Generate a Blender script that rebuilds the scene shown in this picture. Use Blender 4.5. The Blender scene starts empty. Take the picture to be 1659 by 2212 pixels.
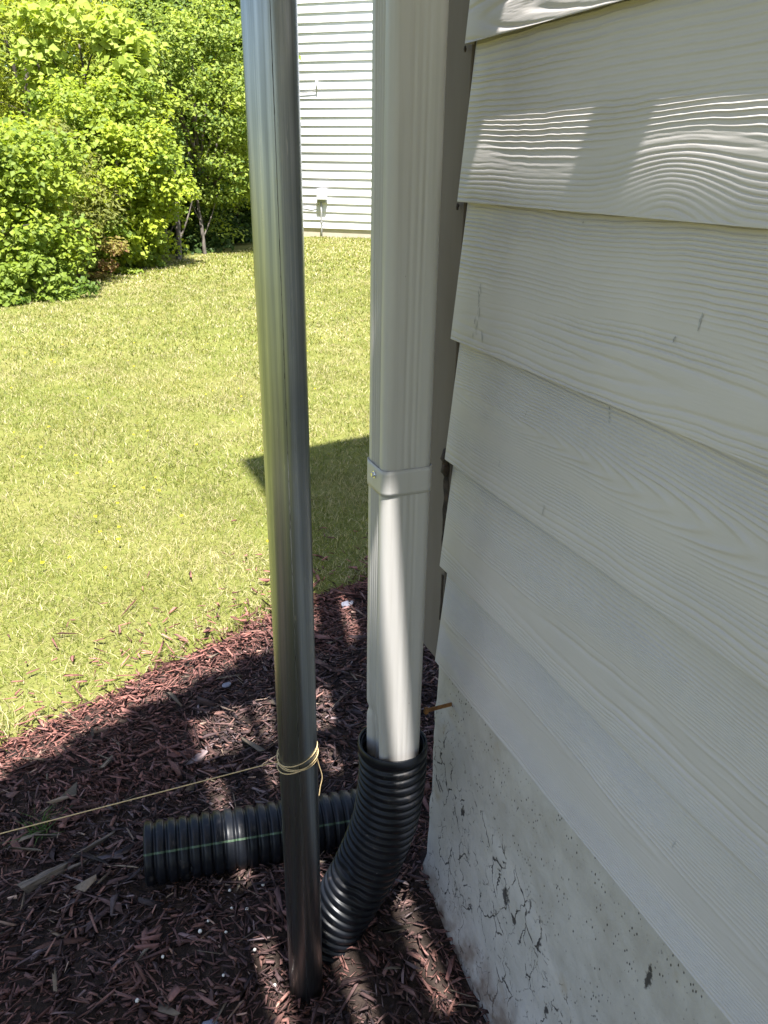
import bpy, math, random
import numpy as np
from mathutils import Vector, Matrix

random.seed(7)
rng = np.random.default_rng(11)
scene = bpy.context.scene
C = scene.collection
R = math.radians

# ------------------------------------------------------------------ camera
YAW, PITCH, ROLL = 0.3983, 0.4119, 0.0161
EYE = Vector((0, 0, 1.25))
fw = Vector((math.sin(YAW) * math.cos(PITCH), math.cos(YAW) * math.cos(PITCH), -math.sin(PITCH)))
rt = Vector((math.cos(YAW), -math.sin(YAW), 0))
up = rt.cross(fw)
c_, s_ = math.cos(ROLL), math.sin(ROLL)
rt2, up2 = c_ * rt + s_ * up, -s_ * rt + c_ * up
cd = bpy.data.cameras.new('camera')
cam = bpy.data.objects.new('camera', cd)
C.objects.link(cam)
cam.matrix_world = Matrix(((rt2.x, up2.x, -fw.x, EYE.x), (rt2.y, up2.y, -fw.y, EYE.y),
                           (rt2.z, up2.z, -fw.z, EYE.z), (0, 0, 0, 1)))
cd.sensor_fit = 'HORIZONTAL'
cd.sensor_width = 36
cd.lens = 36 * 1691.9 / 1659
cd.clip_start = 0.02
cd.clip_end = 2000
scene.camera = cam

# ------------------------------------------------------------------ light
SUN = Vector((-0.082, -0.355, 1.0)).normalized()      # direction towards the sun
elev = math.asin(SUN.z)
head = math.atan2(SUN.x, SUN.y)
world = bpy.data.worlds.new('World')
scene.world = world
world.use_nodes = True
wn = world.node_tree
sky = wn.nodes.new('ShaderNodeTexSky')
sky.sky_type = 'NISHITA'
sky.sun_disc = False
sky.sun_elevation = elev
sky.sun_rotation = head
sky.air_density = 1.0
sky.dust_density = 1.5
bg = wn.nodes['Background']
bg.inputs['Strength'].default_value = 0.085
wn.links.new(sky.outputs['Color'], bg.inputs['Color'])
sl = bpy.data.lights.new('sun', 'SUN')
sl.energy = 5.0
sl.angle = R(0.53)
sl.color = (1.0, 0.975, 0.94)
so = bpy.data.objects.new('sun', sl)
C.objects.link(so)
so.rotation_euler = (-SUN).to_track_quat('-Z', 'Y').to_euler()
so.location = (0, 0, 12)
vs = scene.view_settings
vs.view_transform = 'Standard'
vs.look = 'None'
vs.gamma = 1
vs.exposure = 1.75
vs.use_curve_mapping = False
scene.cycles.max_bounces = 8
scene.cycles.diffuse_bounces = 5
scene.cycles.transparent_max_bounces = 8


# ------------------------------------------------------------------ helpers
def hash2(ix, iy, seed):
    h = (ix.astype(np.int64) * 374761393 + iy.astype(np.int64) * 668265263 + seed * 1274126177) & 0xffffffff
    h = ((h ^ (h >> 13)) * 1274126177) & 0xffffffff
    return ((h ^ (h >> 16)) & 0xffffff) / float(0xffffff)


def vnoise(x, y, seed=0):
    x = np.asarray(x, float)
    y = np.asarray(y, float)
    x, y = np.broadcast_arrays(x, y)
    ix, iy = np.floor(x), np.floor(y)
    fx, fy = x - ix, y - iy
    fx = fx * fx * fx * (fx * (fx * 6 - 15) + 10)
    fy = fy * fy * fy * (fy * (fy * 6 - 15) + 10)
    a, b = hash2(ix, iy, seed), hash2(ix + 1, iy, seed)
    c, d = hash2(ix, iy + 1, seed), hash2(ix + 1, iy + 1, seed)
    return (a + (b - a) * fx) * (1 - fy) + (c + (d - c) * fx) * fy      # 0..1


def fnoise(x, y, seed=0, octv=3):
    s, a, t = 0, 1.0, 0
    for k in range(octv):
        s = s + a * vnoise(np.asarray(x) * 2 ** k, np.asarray(y) * 2 ** k, seed + 17 * k)
        t += a
        a *= 0.5
    return s / t


def sstep(a, b, x):
    t = np.clip((np.asarray(x, float) - a) / (b - a), 0, 1)
    return t * t * (3 - 2 * t)


def link(name, me, mat=None, parent=None, smooth=False):
    o = bpy.data.objects.new(name, me)
    C.objects.link(o)
    if mat:
        for m in (mat if isinstance(mat, (list, tuple)) else [mat]):
            me.materials.append(m)
    if parent:
        o.parent = parent
    if smooth and len(me.polygons):
        me.polygons.foreach_set('use_smooth', np.ones(len(me.polygons), bool))
    return o


def mesh_np(name, V, F, mat=None, parent=None, smooth=False, col=None):
    """V (n,3); F (m,3|4) or list of such arrays; col: (n,3) vertex colours."""
    Fs = F if isinstance(F, list) else [F]
    V = np.ascontiguousarray(V, dtype=np.float32)
    me = bpy.data.meshes.new(name)
    me.vertices.add(len(V))
    me.vertices.foreach_set('co', V.ravel())
    tot = sum(f.size for f in Fs)
    nf = sum(len(f) for f in Fs)
    me.loops.add(tot)
    me.loops.foreach_set('vertex_index', np.concatenate([np.asarray(f, np.int32).ravel() for f in Fs]))
    sizes = np.concatenate([np.full(len(f), f.shape[1], np.int32) for f in Fs])
    me.polygons.add(nf)
    starts = np.concatenate([[0], np.cumsum(sizes)[:-1]]).astype(np.int32)
    me.polygons.foreach_set('loop_start', starts)
    me.update(calc_edges=True)
    if col is not None:
        at = me.color_attributes.new('Col', 'FLOAT_COLOR', 'POINT')
        c4 = np.ones((len(V), 4), np.float32)
        c4[:, :3] = col
        at.data.foreach_set('color', c4.ravel())
    me.validate()
    return link(name, me, mat, parent, smooth)


def grid_faces(nu, nv, off=0):
    """index = i*nv + j"""
    i, j = np.meshgrid(np.arange(nu - 1), np.arange(nv - 1), indexing='ij')
    a = (i * nv + j).ravel() + off
    return np.stack([a, a + nv, a + nv + 1, a + 1], 1)


BOXF = np.array([[0, 3, 2, 1], [4, 5, 6, 7], [0, 1, 5, 4], [1, 2, 6, 5], [2, 3, 7, 6], [3, 0, 4, 7]])


class MB:
    def __init__(s):
        s.v, s.f = [], []

    def add(s, V, F):
        o = len(s.v)
        s.v += [tuple(v) for v in V]
        s.f += [tuple(i + o for i in f) for f in F]
        return s

    def box(s, x0, x1, y0, y1, z0, z1):
        return s.add([(x0, y0, z0), (x1, y0, z0), (x1, y1, z0), (x0, y1, z0),
                      (x0, y0, z1), (x1, y0, z1), (x1, y1, z1), (x0, y1, z1)], BOXF.tolist())

    def prism(s, pts, z0, z1):
        n = len(pts)
        V = [(x, y, z0) for x, y in pts] + [(x, y, z1) for x, y in pts]
        F = [tuple(range(n))[::-1], tuple(range(n, 2 * n))] + [(i, (i + 1) % n, n + (i + 1) % n, n + i) for i in range(n)]
        return s.add(V, F)

    def build(s, name, mat=None, parent=None, smooth=False, bevel=0, segs=2):
        me = bpy.data.meshes.new(name)
        me.from_pydata(s.v, [], s.f)
        me.update()
        o = link(name, me, mat, parent, smooth)
        if bevel:
            m = o.modifiers.new('bevel', 'BEVEL')
            m.width = bevel
            m.segments = segs
            m.limit_method = 'ANGLE'
        return o


def frames(P):
    """parallel transported frames along a polyline"""
    P = np.asarray(P, float)
    T = np.gradient(P, axis=0)
    T /= np.linalg.norm(T, axis=1)[:, None]
    a = np.array([0, 0, 1.0]) if abs(T[0, 2]) < 0.9 else np.array([1.0, 0, 0])
    n = np.cross(T[0], a)
    n /= np.linalg.norm(n)
    N = [n]
    for k in range(1, len(P)):
        n = N[-1] - T[k] * (N[-1] @ T[k])
        N.append(n / np.linalg.norm(n))
    N = np.array(N)
    return T, N, np.cross(T, N)


def catmull(P, n):
    P = np.asarray(P, float)
    Q = np.vstack([2 * P[0] - P[1], P, 2 * P[-1] - P[-2]])
    out = []
    for i in range(1, len(Q) - 2):
        for t in np.linspace(0, 1, n, endpoint=False):
            a, b, c, d = Q[i - 1], Q[i], Q[i + 1], Q[i + 2]
            out.append(0.5 * ((2 * b) + (-a + c) * t + (2 * a - 5 * b + 4 * c - d) * t * t + (-a + 3 * b - 3 * c + d) * t ** 3))
    out.append(P[-1])
    return np.array(out)


def resample(P, n):
    d = np.concatenate([[0], np.cumsum(np.linalg.norm(np.diff(P, axis=0), axis=1))])
    s = np.linspace(0, d[-1], n)
    return np.stack([np.interp(s, d, P[:, k]) for k in range(3)], 1), s


def tube_arrays(P, r, seg=8, cap=True):
    P = np.asarray(P, float)
    r = np.broadcast_to(np.asarray(r, float), (len(P),))
    T, N, B = frames(P)
    a = np.linspace(0, 2 * math.pi, seg, endpoint=False)
    V = (P[:, None] + r[:, None, None] * (np.cos(a)[None, :, None] * N[:, None] + np.sin(a)[None, :, None] * B[:, None])).reshape(-1, 3)
    i, j = np.meshgrid(np.arange(len(P) - 1), np.arange(seg), indexing='ij')
    j2 = (j + 1) % seg
    F = np.stack([i * seg + j, i * seg + j2, (i + 1) * seg + j2, (i + 1) * seg + j], -1).reshape(-1, 4)
    Fs = [F]
    if cap:
        Fs.append(np.arange(seg)[::-1][None])
        Fs.append((np.arange(seg) + (len(P) - 1) * seg)[None])
    return V, Fs


def tube(name, P, r, mat, parent=None, seg=8, cap=True, smooth=True):
    V, F = tube_arrays(P, r, seg, cap)
    return mesh_np(name, V, F, mat, parent, smooth)


def thing(name, label, cat, loc=(0, 0, 0), group=None):
    o = bpy.data.objects.new(name, None)
    C.objects.link(o)
    o.location = loc
    o.empty_display_size = 0.1
    return tag(o, label, cat, group)


def tag(o, label, cat, group=None, kind=None):
    if label:
        o['label'] = label
    if cat:
        o['category'] = cat
    if group:
        o['group'] = group
    if kind:
        o['kind'] = kind
    return o


# parts are modelled in world coordinates; roots sit at the thing's base
def fix_parent(root):
    bpy.context.view_layer.update()
    inv = root.matrix_world.inverted()
    for ch in root.children:
        ch.matrix_parent_inverse = inv


# ------------------------------------------------------------------ materials
class NT:
    def __init__(s, name, rough=0.5, metal=0.0, spec=0.5):
        s.m = bpy.data.materials.new(name)
        s.m.use_nodes = True
        s.t = s.m.node_tree
        s.b = s.t.nodes['Principled BSDF']
        s.set('Roughness', rough)
        s.set('Metallic', metal)
        s.set('Specular IOR Level', spec)

    def n(s, typ, **kw):
        nd = s.t.nodes.new('ShaderNode' + typ)
        for k, v in kw.items():
            setattr(nd, k, v)
        return nd

    def ln(s, a, b):
        s.t.links.new(a, b)

    def put(s, sock, v):
        if isinstance(v, (int, float, tuple, list)):
            if isinstance(v, (tuple, list)) and len(v) == 3 and sock.type == 'RGBA':
                v = (*v, 1)
            sock.default_value = v
        else:
            s.ln(v, sock)

    def set(s, inp, v):
        s.put(s.b.inputs[inp], v)

    def obj(s):
        return s.n('TexCoord').outputs['Object']

    def mapping(s, scale, vec=None, loc=(0, 0, 0)):
        m = s.n('Mapping')
        m.inputs['Scale'].default_value = scale
        m.inputs['Location'].default_value = loc
        s.ln(vec or s.obj(), m.inputs['Vector'])
        return m.outputs['Vector']

    def noise(s, scale, vec=None, detail=4, rough=0.55, dist=0, col=False):
        n = s.n('TexNoise')
        n.inputs['Scale'].default_value = scale
        n.inputs['Detail'].default_value = detail
        n.inputs['Roughness'].default_value = rough
        n.inputs['Distortion'].default_value = dist
        s.ln(vec or s.obj(), n.inputs['Vector'])
        return n.outputs['Color' if col else 'Fac']

    def voro(s, scale, vec=None, feature='F1', rand=1.0, out='Distance'):
        n = s.n('TexVoronoi', feature=feature)
        n.inputs['Scale'].default_value = scale
        n.inputs['Randomness'].default_value = rand
        s.ln(vec or s.obj(), n.inputs['Vector'])
        return n.outputs[out]

    def ramp(s, fac, stops, interp='LINEAR'):
        r = s.n('ValToRGB')
        r.color_ramp.interpolation = interp
        el = r.color_ramp.elements
        while len(el) < len(stops):
            el.new(0.5)
        for e, (p, c) in zip(el, stops):
            e.position = p
            e.color = (*c, 1) if not isinstance(c, (int, float)) else (c, c, c, 1)
        s.ln(fac, r.inputs['Fac'])
        return r.outputs['Color']

    def mix(s, fac, a, b, mode='MIX'):
        m = s.n('MixRGB', blend_type=mode)
        s.put(m.inputs['Fac'], fac)
        s.put(m.inputs['Color1'], a)
        s.put(m.inputs['Color2'], b)
        return m.outputs['Color']

    def math(s, op, a, b=0.0, c=None):
        m = s.n('Math', operation=op)
        s.put(m.inputs[0], a)
        s.put(m.inputs[1], b)
        if c is not None:
            s.put(m.inputs[2], c)
        return m.outputs[0]

    def attr(s, name='Col'):
        return s.n('Attribute', attribute_name=name).outputs['Color']

    def bump(s, h, strength=0.3, dist=0.002, normal=None):
        b = s.n('Bump')
        b.inputs['Strength'].default_value = strength
        b.inputs['Distance'].default_value = dist
        s.ln(h, b.inputs['Height'])
        if normal:
            s.ln(normal, b.inputs['Normal'])
        s.ln(b.outputs['Normal'], s.b.inputs['Normal'])
        return b.outputs['Normal']


def mat_siding(name, base, dirt=0.12):
    t = NT(name, 0.5, spec=0.22)
    n1 = t.noise(3.5, detail=5)
    n2 = t.noise(70, t.mapping((1, 0.25, 1)), detail=3)
    c = t.mix(t.ramp(n1, [(0.35, 0), (0.7, 1)]), base, tuple(v * (1 - dirt) for v in base))
    specks = t.ramp(t.voro(150), [(0.035, 1), (0.06, 0)])
    keep = t.ramp(t.noise(14, detail=2), [(0.62, 0), (0.70, 1)])
    c = t.mix(t.mix(1.0, specks, keep, 'MULTIPLY'), c, (0.16, 0.14, 0.12))
    t.set('Base Color', c)
    t.set('Roughness', t.ramp(n2, [(0.3, 0.48), (0.7, 0.62)]))
    t.bump(t.noise(900, detail=2), 0.12, 0.0006)
    return t.m


M = {}
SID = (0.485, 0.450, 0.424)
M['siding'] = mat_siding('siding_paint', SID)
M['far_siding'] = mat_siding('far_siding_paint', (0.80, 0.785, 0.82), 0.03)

t = NT('trim_paint', 0.85, spec=0.08)
t.set('Base Color', t.mix(t.ramp(t.noise(9, t.mapping((1, 1, 0.15)), detail=5), [(0.4, 0), (0.75, 1)]), (0.170, 0.146, 0.126), (0.115, 0.094, 0.078)))
t.bump(t.noise(200, t.mapping((1, 1, 0.2))), 0.2, 0.001)
M['trim'] = t.m

t = NT('rotted_wood', 0.9)
t.set('Base Color', t.ramp(t.noise(60), [(0.3, (0.012, 0.009, 0.008)), (0.7, (0.06, 0.04, 0.03))]))
t.bump(t.noise(220), 0.7, 0.004)
M['rot'] = t.m

t = NT('scuff', 0.7)
t.set('Base Color', t.ramp(t.noise(300), [(0.3, (0.20, 0.19, 0.19)), (0.7, (0.42, 0.41, 0.40))]))
M['scuff'] = t.m

t = NT('pre_painted_aluminium', 0.38, spec=0.35)
n1 = t.noise(5, t.mapping((1, 1, 0.3)), detail=5)
c = t.mix(t.ramp(n1, [(0.4, 0), (0.75, 1)]), (0.45, 0.435, 0.415), (0.40, 0.38, 0.355))
c = t.mix(t.ramp(t.noise(1.0, t.mapping((130, 130, 3)), detail=4), [(0.5, 0), (0.75, 0.35)]), c, (0.27, 0.25, 0.215))
sp = t.ramp(t.voro(60, t.mapping((1, 1, 0.5))), [(0.03, 1), (0.05, 0)])
kp = t.ramp(t.noise(11, detail=1), [(0.60, 0), (0.68, 1)])
c = t.mix(t.mix(1.0, sp, kp, 'MULTIPLY'), c, (0.10, 0.08, 0.06))
t.set('Base Color', c)
t.bump(t.noise(25, t.mapping((1, 1, 0.25)), detail=3), 0.12, 0.004)
M['downspout'] = t.m

t = NT('screw_steel', 0.22, 1.0)
t.set('Base Color', (0.75, 0.75, 0.75))
M['screw'] = t.m

t = NT('galvanised_steel', 0.3, 1.0)
st = t.noise(1.0, t.mapping((90, 90, 0.9)), detail=6, rough=0.65)
bl = t.noise(6, t.mapping((1, 1, 0.4)), detail=5)
c = t.ramp(st, [(0.3, (0.17, 0.186, 0.194)), (0.52, (0.30, 0.322, 0.332)), (0.72, (0.52, 0.53, 0.53))])
c = t.mix(t.ramp(bl, [(0.45, 0), (0.7, 0.55)]), c, (0.085, 0.095, 0.10))
flk = t.ramp(t.noise(1.0, t.mapping((260, 260, 22)), detail=2), [(0.70, 0), (0.76, 1)])
c = t.mix(t.math('MULTIPLY', flk, 0.6), c, (0.5, 0.49, 0.46))
t.set('Base Color', c)
t.set('Roughness', t.ramp(st, [(0.3, 0.40), (0.7, 0.24)]))
t.bump(t.noise(700, detail=2), 0.10, 0.0005)
M['steel'] = t.m

t = NT('weld_seam', 0.5, 0.7)
t.set('Base Color', t.ramp(t.noise(1.0, t.mapping((300, 300, 55)), detail=3), [(0.40, (0.03, 0.03, 0.03)), (0.48, (0.13, 0.135, 0.14))]))
M['seam'] = t.m

t = NT('twine', 0.85)
wv = t.n('TexWave')
wv.inputs['Scale'].default_value = 220
wv.inputs['Distortion'].default_value = 1.5
t.ln(t.obj(), wv.inputs['Vector'])
t.set('Base Color', t.mix(wv.outputs['Fac'], (0.48, 0.32, 0.14), (0.66, 0.52, 0.30)))
M['twine'] = t.m

t = NT('black_polyethylene', 0.42, spec=0.28)
n1 = t.noise(18, detail=5)
c = t.ramp(n1, [(0.35, (0.004, 0.005, 0.007)), (0.75, (0.009, 0.010, 0.014))])
dust = t.ramp(t.noise(55, detail=4), [(0.6, 0), (0.8, 0.5)])
c = t.mix(dust, c, (0.10, 0.085, 0.075))
sp = t.ramp(t.voro(75), [(0.04, 1), (0.06, 0)])
kp = t.ramp(t.noise(23, detail=1), [(0.62, 0), (0.66, 1)])
c = t.mix(t.mix(1.0, sp, kp, 'MULTIPLY'), c, (0.45, 0.43, 0.40))
t.set('Base Color', c)
t.set('Roughness', t.ramp(n1, [(0.3, 0.32), (0.7, 0.5)]))
M['pipe'] = t.m

t = NT('green_stripe', 0.5)
t.set('Base Color', t.ramp(t.noise(60), [(0.35, (0.025, 0.05, 0.025)), (0.7, (0.08, 0.13, 0.075))]))
M['stripe'] = t.m

t = NT('rusty_metal', 0.85)
t.set('Base Color', t.ramp(t.noise(120), [(0.3, (0.10, 0.04, 0.012)), (0.7, (0.28, 0.13, 0.038))]))
t.bump(t.noise(400), 0.5, 0.001)
M['rust'] = t.m

# painted concrete: pin-holes in the bare upper part, a cracked coat lower down
t = NT('painted_concrete', 0.75, spec=0.3)
co = t.obj()
sep = t.n('SeparateXYZ')
t.ln(co, sep.inputs[0])
yy, zz = sep.outputs[1], sep.outputs[2]
big = t.noise(5.5, detail=4)
# the coat edge wanders: it covers what lies below a line that drops to the near end
lim = t.math('ADD', t.math('MULTIPLY', yy, 0.42), -0.015)
lim = t.math('ADD', lim, t.math('MULTIPLY', t.math('SUBTRACT', big, 0.5), 0.30))
coat = t.math('MULTIPLY_ADD', t.math('SUBTRACT', lim, zz), 26.0, 0.5)
coat.node.use_clamp = True
bare = t.mix(t.ramp(t.noise(22, detail=6), [(0.35, 0), (0.7, 1)]), (0.46, 0.43, 0.39), (0.37, 0.34, 0.30))
painted = t.mix(t.ramp(t.noise(14, detail=6), [(0.4, 0), (0.75, 1)]), (0.505, 0.47, 0.43), (0.42, 0.39, 0.345))
c = t.mix(coat, bare, painted)
warp = t.n('VectorMath', operation='MULTIPLY_ADD')
nz = t.noise(30, detail=4, col=True)
t.ln(nz, warp.inputs[0])
warp.inputs[1].default_value = (0.0, 0.045, 0.045)
t.ln(co, warp.inputs[2])
ve = t.voro(1.0, t.mapping((1, 30, 13), warp.outputs[0]), 'DISTANCE_TO_EDGE')
crack = t.ramp(ve, [(0.0, 1), (0.014, 0.85), (0.030, 0)])
cm = t.ramp(t.noise(1.0, t.mapping((1, 34, 17)), detail=3), [(0.49, 0), (0.53, 1)])
crack = t.mix(1.0, t.mix(1.0, crack, cm, 'MULTIPLY'), coat, 'MULTIPLY')
ve2 = t.voro(1.0, t.mapping((1, 60, 34), warp.outputs[0]), 'DISTANCE_TO_EDGE')
crack2 = t.ramp(ve2, [(0.0, 0.8), (0.035, 0)])
cm2 = t.ramp(t.noise(1.0, t.mapping((1, 34, 24), loc=(3, 1, 2)), detail=2), [(0.53, 0), (0.58, 1)])
crack2 = t.mix(1.0, t.mix(1.0, crack2, cm2, 'MULTIPLY'), coat, 'MULTIPLY')
vp = t.voro(1.0, t.mapping((1, 190, 95)))
pin = t.ramp(vp, [(0.15, 1), (0.23, 0)])
pm = t.ramp(t.noise(30, detail=2), [(0.44, 0), (0.56, 1)])
pin = t.mix(1.0, t.mix(1.0, pin, pm, 'MULTIPLY'), t.mix(0.75, (0.6, 0.6, 0.6), t.math('SUBTRACT', 1.0, coat)), 'MULTIPLY')
dark = t.mix(1.0, t.mix(1.0, crack, crack2, 'LIGHTEN'), pin, 'LIGHTEN')
# a few broken-out pits
for (py, pz, ry, rz) in [(0.727, 0.228, 0.011, 0.022), (0.872, 0.262, 0.008, 0.015), (0.44, 0.41, 0.006, 0.02), (0.60, 0.135, 0.006, 0.017), (0.70, 0.205, 0.007, 0.01)]:
    dy = t.math('DIVIDE', t.math('SUBTRACT', yy, py), ry)
    dz = t.math('DIVIDE', t.math('SUBTRACT', zz, pz), rz)
    dd = t.math('SQRT', t.math('ADD', t.math('MULTIPLY', dy, dy), t.math('MULTIPLY', dz, dz)))
    dd = t.math('ADD', dd, t.math('MULTIPLY', t.math('SUBTRACT', t.noise(130, detail=3), 0.5), 2.4))
    pit = t.ramp(dd, [(0.55, 0.9), (0.9, 0)])
    dark = t.mix(1.0, dark, pit, 'LIGHTEN')
c = t.mix(dark, c, (0.022, 0.018, 0.017))
rustm = t.ramp(t.noise(13, detail=4), [(0.64, 0), (0.76, 0.6)])
c = t.mix(rustm, c, (0.36, 0.29, 0.20))
soil = t.math('MULTIPLY_ADD', zz, -16.0, 1.0)
soil.node.use_clamp = True
c = t.mix(t.mix(1.0, soil, t.ramp(t.noise(28, detail=5), [(0.35, 0.1), (0.65, 0.9)]), 'MULTIPLY'), c, (0.17, 0.12, 0.09))
t.set('Base Color', c)
nrm = t.bump(t.noise(45, detail=8, rough=0.65), 0.55, 0.006)
t.bump(t.math('SUBTRACT', 1.0, dark), 0.6, 0.0025, nrm)
M['concrete'] = t.m

t = NT('far_concrete', 0.85)
t.set('Base Color', t.ramp(t.noise(4), [(0.3, (0.42, 0.37, 0.29)), (0.7, (0.55, 0.49, 0.40))]))
M['far_concrete'] = t.m

t = NT('shingles', 0.9)
t.set('Base Color', t.ramp(t.noise(8), [(0.3, (0.06, 0.055, 0.05)), (0.7, (0.12, 0.11, 0.10))]))
M['roof'] = t.m

t = NT('weathered_deck_timber', 0.8)
t.set('Base Color', t.ramp(t.noise(6, t.mapping((8, 0.6, 8))), [(0.3, (0.34, 0.27, 0.18)), (0.7, (0.48, 0.40, 0.29))]))
M['deck'] = t.m

t = NT('utility_grey', 0.5)
t.set('Base Color', t.ramp(t.noise(20), [(0.3, (0.50, 0.50, 0.49)), (0.7, (0.58, 0.58, 0.57))]))
M['box'] = t.m
t = NT('conduit_grey', 0.55)
t.set('Base Color', t.ramp(t.noise(20), [(0.3, (0.27, 0.27, 0.26)), (0.7, (0.36, 0.36, 0.35))]))
M['conduit'] = t.m

t = NT('topsoil', 0.95, spec=0.2)
t.set('Base Color', t.ramp(t.noise(45, detail=7, rough=0.7), [(0.3, (0.016, 0.012, 0.010)), (0.55, (0.046, 0.032, 0.026)), (0.75, (0.10, 0.073, 0.057))]))
t.bump(t.noise(120, detail=6, rough=0.7), 0.9, 0.008)
M['soil'] = t.m

t = NT('turf_floor', 0.95, spec=0.1)
g1 = t.noise(1.1, detail=6)
g2 = t.noise(38, detail=5, rough=0.7)
c = t.mix(t.ramp(g1, [(0.38, 0), (0.62, 1)]), (0.13, 0.155, 0.026), (0.175, 0.175, 0.048))
c = t.mix(t.ramp(g2, [(0.35, 0), (0.7, 0.75)]), c, (0.20, 0.185, 0.07))
t.set('Base Color', c)
t.bump(g2, 0.8, 0.02)
M['turf'] = t.m


def leafy(name, trans=0.35, rough=0.5, spec=0.35):
    t = NT(name, rough, spec=spec)
    a = t.attr()
    t.set('Base Color', a)
    tr = t.n('BsdfTranslucent')
    t.ln(t.mix(1.0, a, (1.25, 1.25, 0.55), 'MULTIPLY'), tr.inputs['Color'])
    mx = t.n('MixShader')
    mx.inputs[0].default_value = trans
    t.ln(t.b.outputs[0], mx.inputs[1])
    t.ln(tr.outputs[0], mx.inputs[2])
    t.ln(mx.outputs[0], t.t.nodes['Material Output'].inputs['Surface'])
    return t.m


M['grass'] = leafy('grass_blades', 0.3, 0.5, 0.3)
M['leaf'] = leafy('tree_leaves', 0.42, 0.55, 0.25)

t = NT('shredded_wood', 0.8, spec=0.3)
a = t.attr()
fib = t.noise(160, detail=4)
t.set('Base Color', t.mix(t.ramp(fib, [(0.35, 0.0), (0.7, 0.5)]), a, t.mix(1.0, a, (0.45, 0.42, 0.45), 'MULTIPLY')))
t.bump(t.noise(420, detail=3), 0.5, 0.0015)
M['chip'] = t.m

t = NT('bark', 0.9)
t.set('Base Color', t.ramp(t.noise(14, t.mapping((1, 1, 0.3)), detail=5), [(0.3, (0.05, 0.04, 0.032)), (0.7, (0.19, 0.16, 0.135))]))
t.bump(t.noise(30, t.mapping((1, 1, 0.3))), 0.6, 0.01)
M['bark'] = t.m

t = NT('stone', 0.7)
t.set('Base Color', t.ramp(t.noise(60), [(0.3, (0.13, 0.13, 0.16)), (0.7, (0.22, 0.22, 0.26))]))
M['stone'] = t.m
t = NT('pale_pebble', 0.6)
t.set('Base Color', t.ramp(t.noise(200), [(0.3, (0.60, 0.56, 0.48)), (0.7, (0.75, 0.72, 0.66))]))
M['pebble'] = t.m
t = NT('split_wood', 0.8)
t.set('Base Color', t.ramp(t.noise(1.0, t.mapping((30, 300, 300)), detail=4), [(0.3, (0.05, 0.038, 0.032)), (0.7, (0.17, 0.135, 0.10))]))
t.bump(t.noise(1.0, t.mapping((60, 500, 500))), 0.5, 0.002)
M['split'] = t.m


# ------------------------------------------------------------------ ground
def bed_edge(x):
    """y of the border between mulch and lawn"""
    xs = [-3.0, -1.0, -0.264, -0.125, 0.12, 0.36, 0.51, 0.70, 0.86, 1.6, 4.0]
    ys = [0.9, 1.45, 1.755, 1.80, 1.90, 1.985, 2.08, 2.14, 2.18, 2.3, 2.5]
    return np.interp(x, xs, ys)


def G(x, y):
    x = np.asarray(x, float)
    y = np.asarray(y, float)
    z = 0.055 * np.minimum(x - 0.3, 0) * np.exp(np.minimum(x, 0) * 0.12)
    z = z - 0.012 * np.maximum(y - 1.5, 0) * np.where(y < 25, 1, 25 / np.maximum(y, 1))
    z = z - 0.06 * sstep(1.02, 0.72, y) * sstep(-1.2, 0.1, x)
    z = z + 0.035 * (fnoise(x * 0.45, y * 0.45, 5, 2) - 0.5) * sstep(2.5, 6, y)
    return z


def axis(fine0, fine1, step, lo, hi, grow=1.35):
    a = list(np.arange(fine0, fine1 + 1e-6, step))
    s = step
    while a[-1] < hi:
        s *= grow
        a.append(a[-1] + s)
    s = step
    while a[0] > lo:
        s *= grow
        a.insert(0, a[0] - s)
    return np.array(a)


xs = axis(-1.2, 8, 0.15, -300, 300)
ys = axis(0.2, 22, 0.15, -300, 500)
X, Y = np.meshgrid(xs, ys, indexing='ij')
Z = G(X, Y)
inbed = (Y < bed_edge(X) - 0.03) & (X > -3)
Z = np.where(inbed, Z - 0.06, Z)
Z = Z + np.where((np.abs(X) < 12) & (Y < 25) & ~inbed, 0.012 * (fnoise(X * 3, Y * 3, 9) - 0.5), 0)
lawn = mesh_np('lawn', np.stack([X, Y, Z], -1).reshape(-1, 3), grid_faces(len(xs), len(ys)), M['turf'], None, True)
tag(lawn, None, None, kind='structure')

# mulch bed: soil sheet with a lumpy surface
bx = np.arange(-2.6, 2.6, 0.02)
tt = np.linspace(0, 1, 110)
BX, TT = np.meshgrid(bx, tt, indexing='ij')
BY = -1.2 + (bed_edge(BX) + 0.03 * (fnoise(BX * 9, BX * 0, 3) - 0.5) + 1.2 + 0.01) * TT


def bed_z(x, y):
    e = bed_edge(x) - y
    z = G(x, y) + 0.012 * (fnoise(np.asarray(x) * 9, np.asarray(y) * 9, 31, 3) - 0.5) + 0.010 * (fnoise(np.asarray(x) * 3, np.asarray(y) * 3, 8, 2) - 0.5)
    z = z - 0.018 * sstep(0.06, 0.0, e)
    # soil drawn into a shallow hollow round the pole
    d = np.hypot(np.asarray(x) - 0.245, np.asarray(y) - 0.90)
    return z - 0.045 * np.exp(-(d / 0.06) ** 2)


BZ = bed_z(BX, BY)
bed = mesh_np('mulch_bed', np.stack([BX, BY, BZ], -1).reshape(-1, 3), grid_faces(len(bx), len(tt)), M['soil'], None, True)
tag(bed, None, None, kind='structure')

# ------------------------------------------------------------------ the house beside the camera
WX = 0.5074           # face of the siding at each board's lower edge
YC = 0.977            # where the boards stop at the corner
EXPO = 0.178
Z0 = 1.25 + 0.1414    # lower edge of the first board in view
house = thing('house', 'pale greige lap-sided house wall on a cracked concrete foundation, filling the right side', 'house', (0.55, 0.9, 0))


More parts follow.
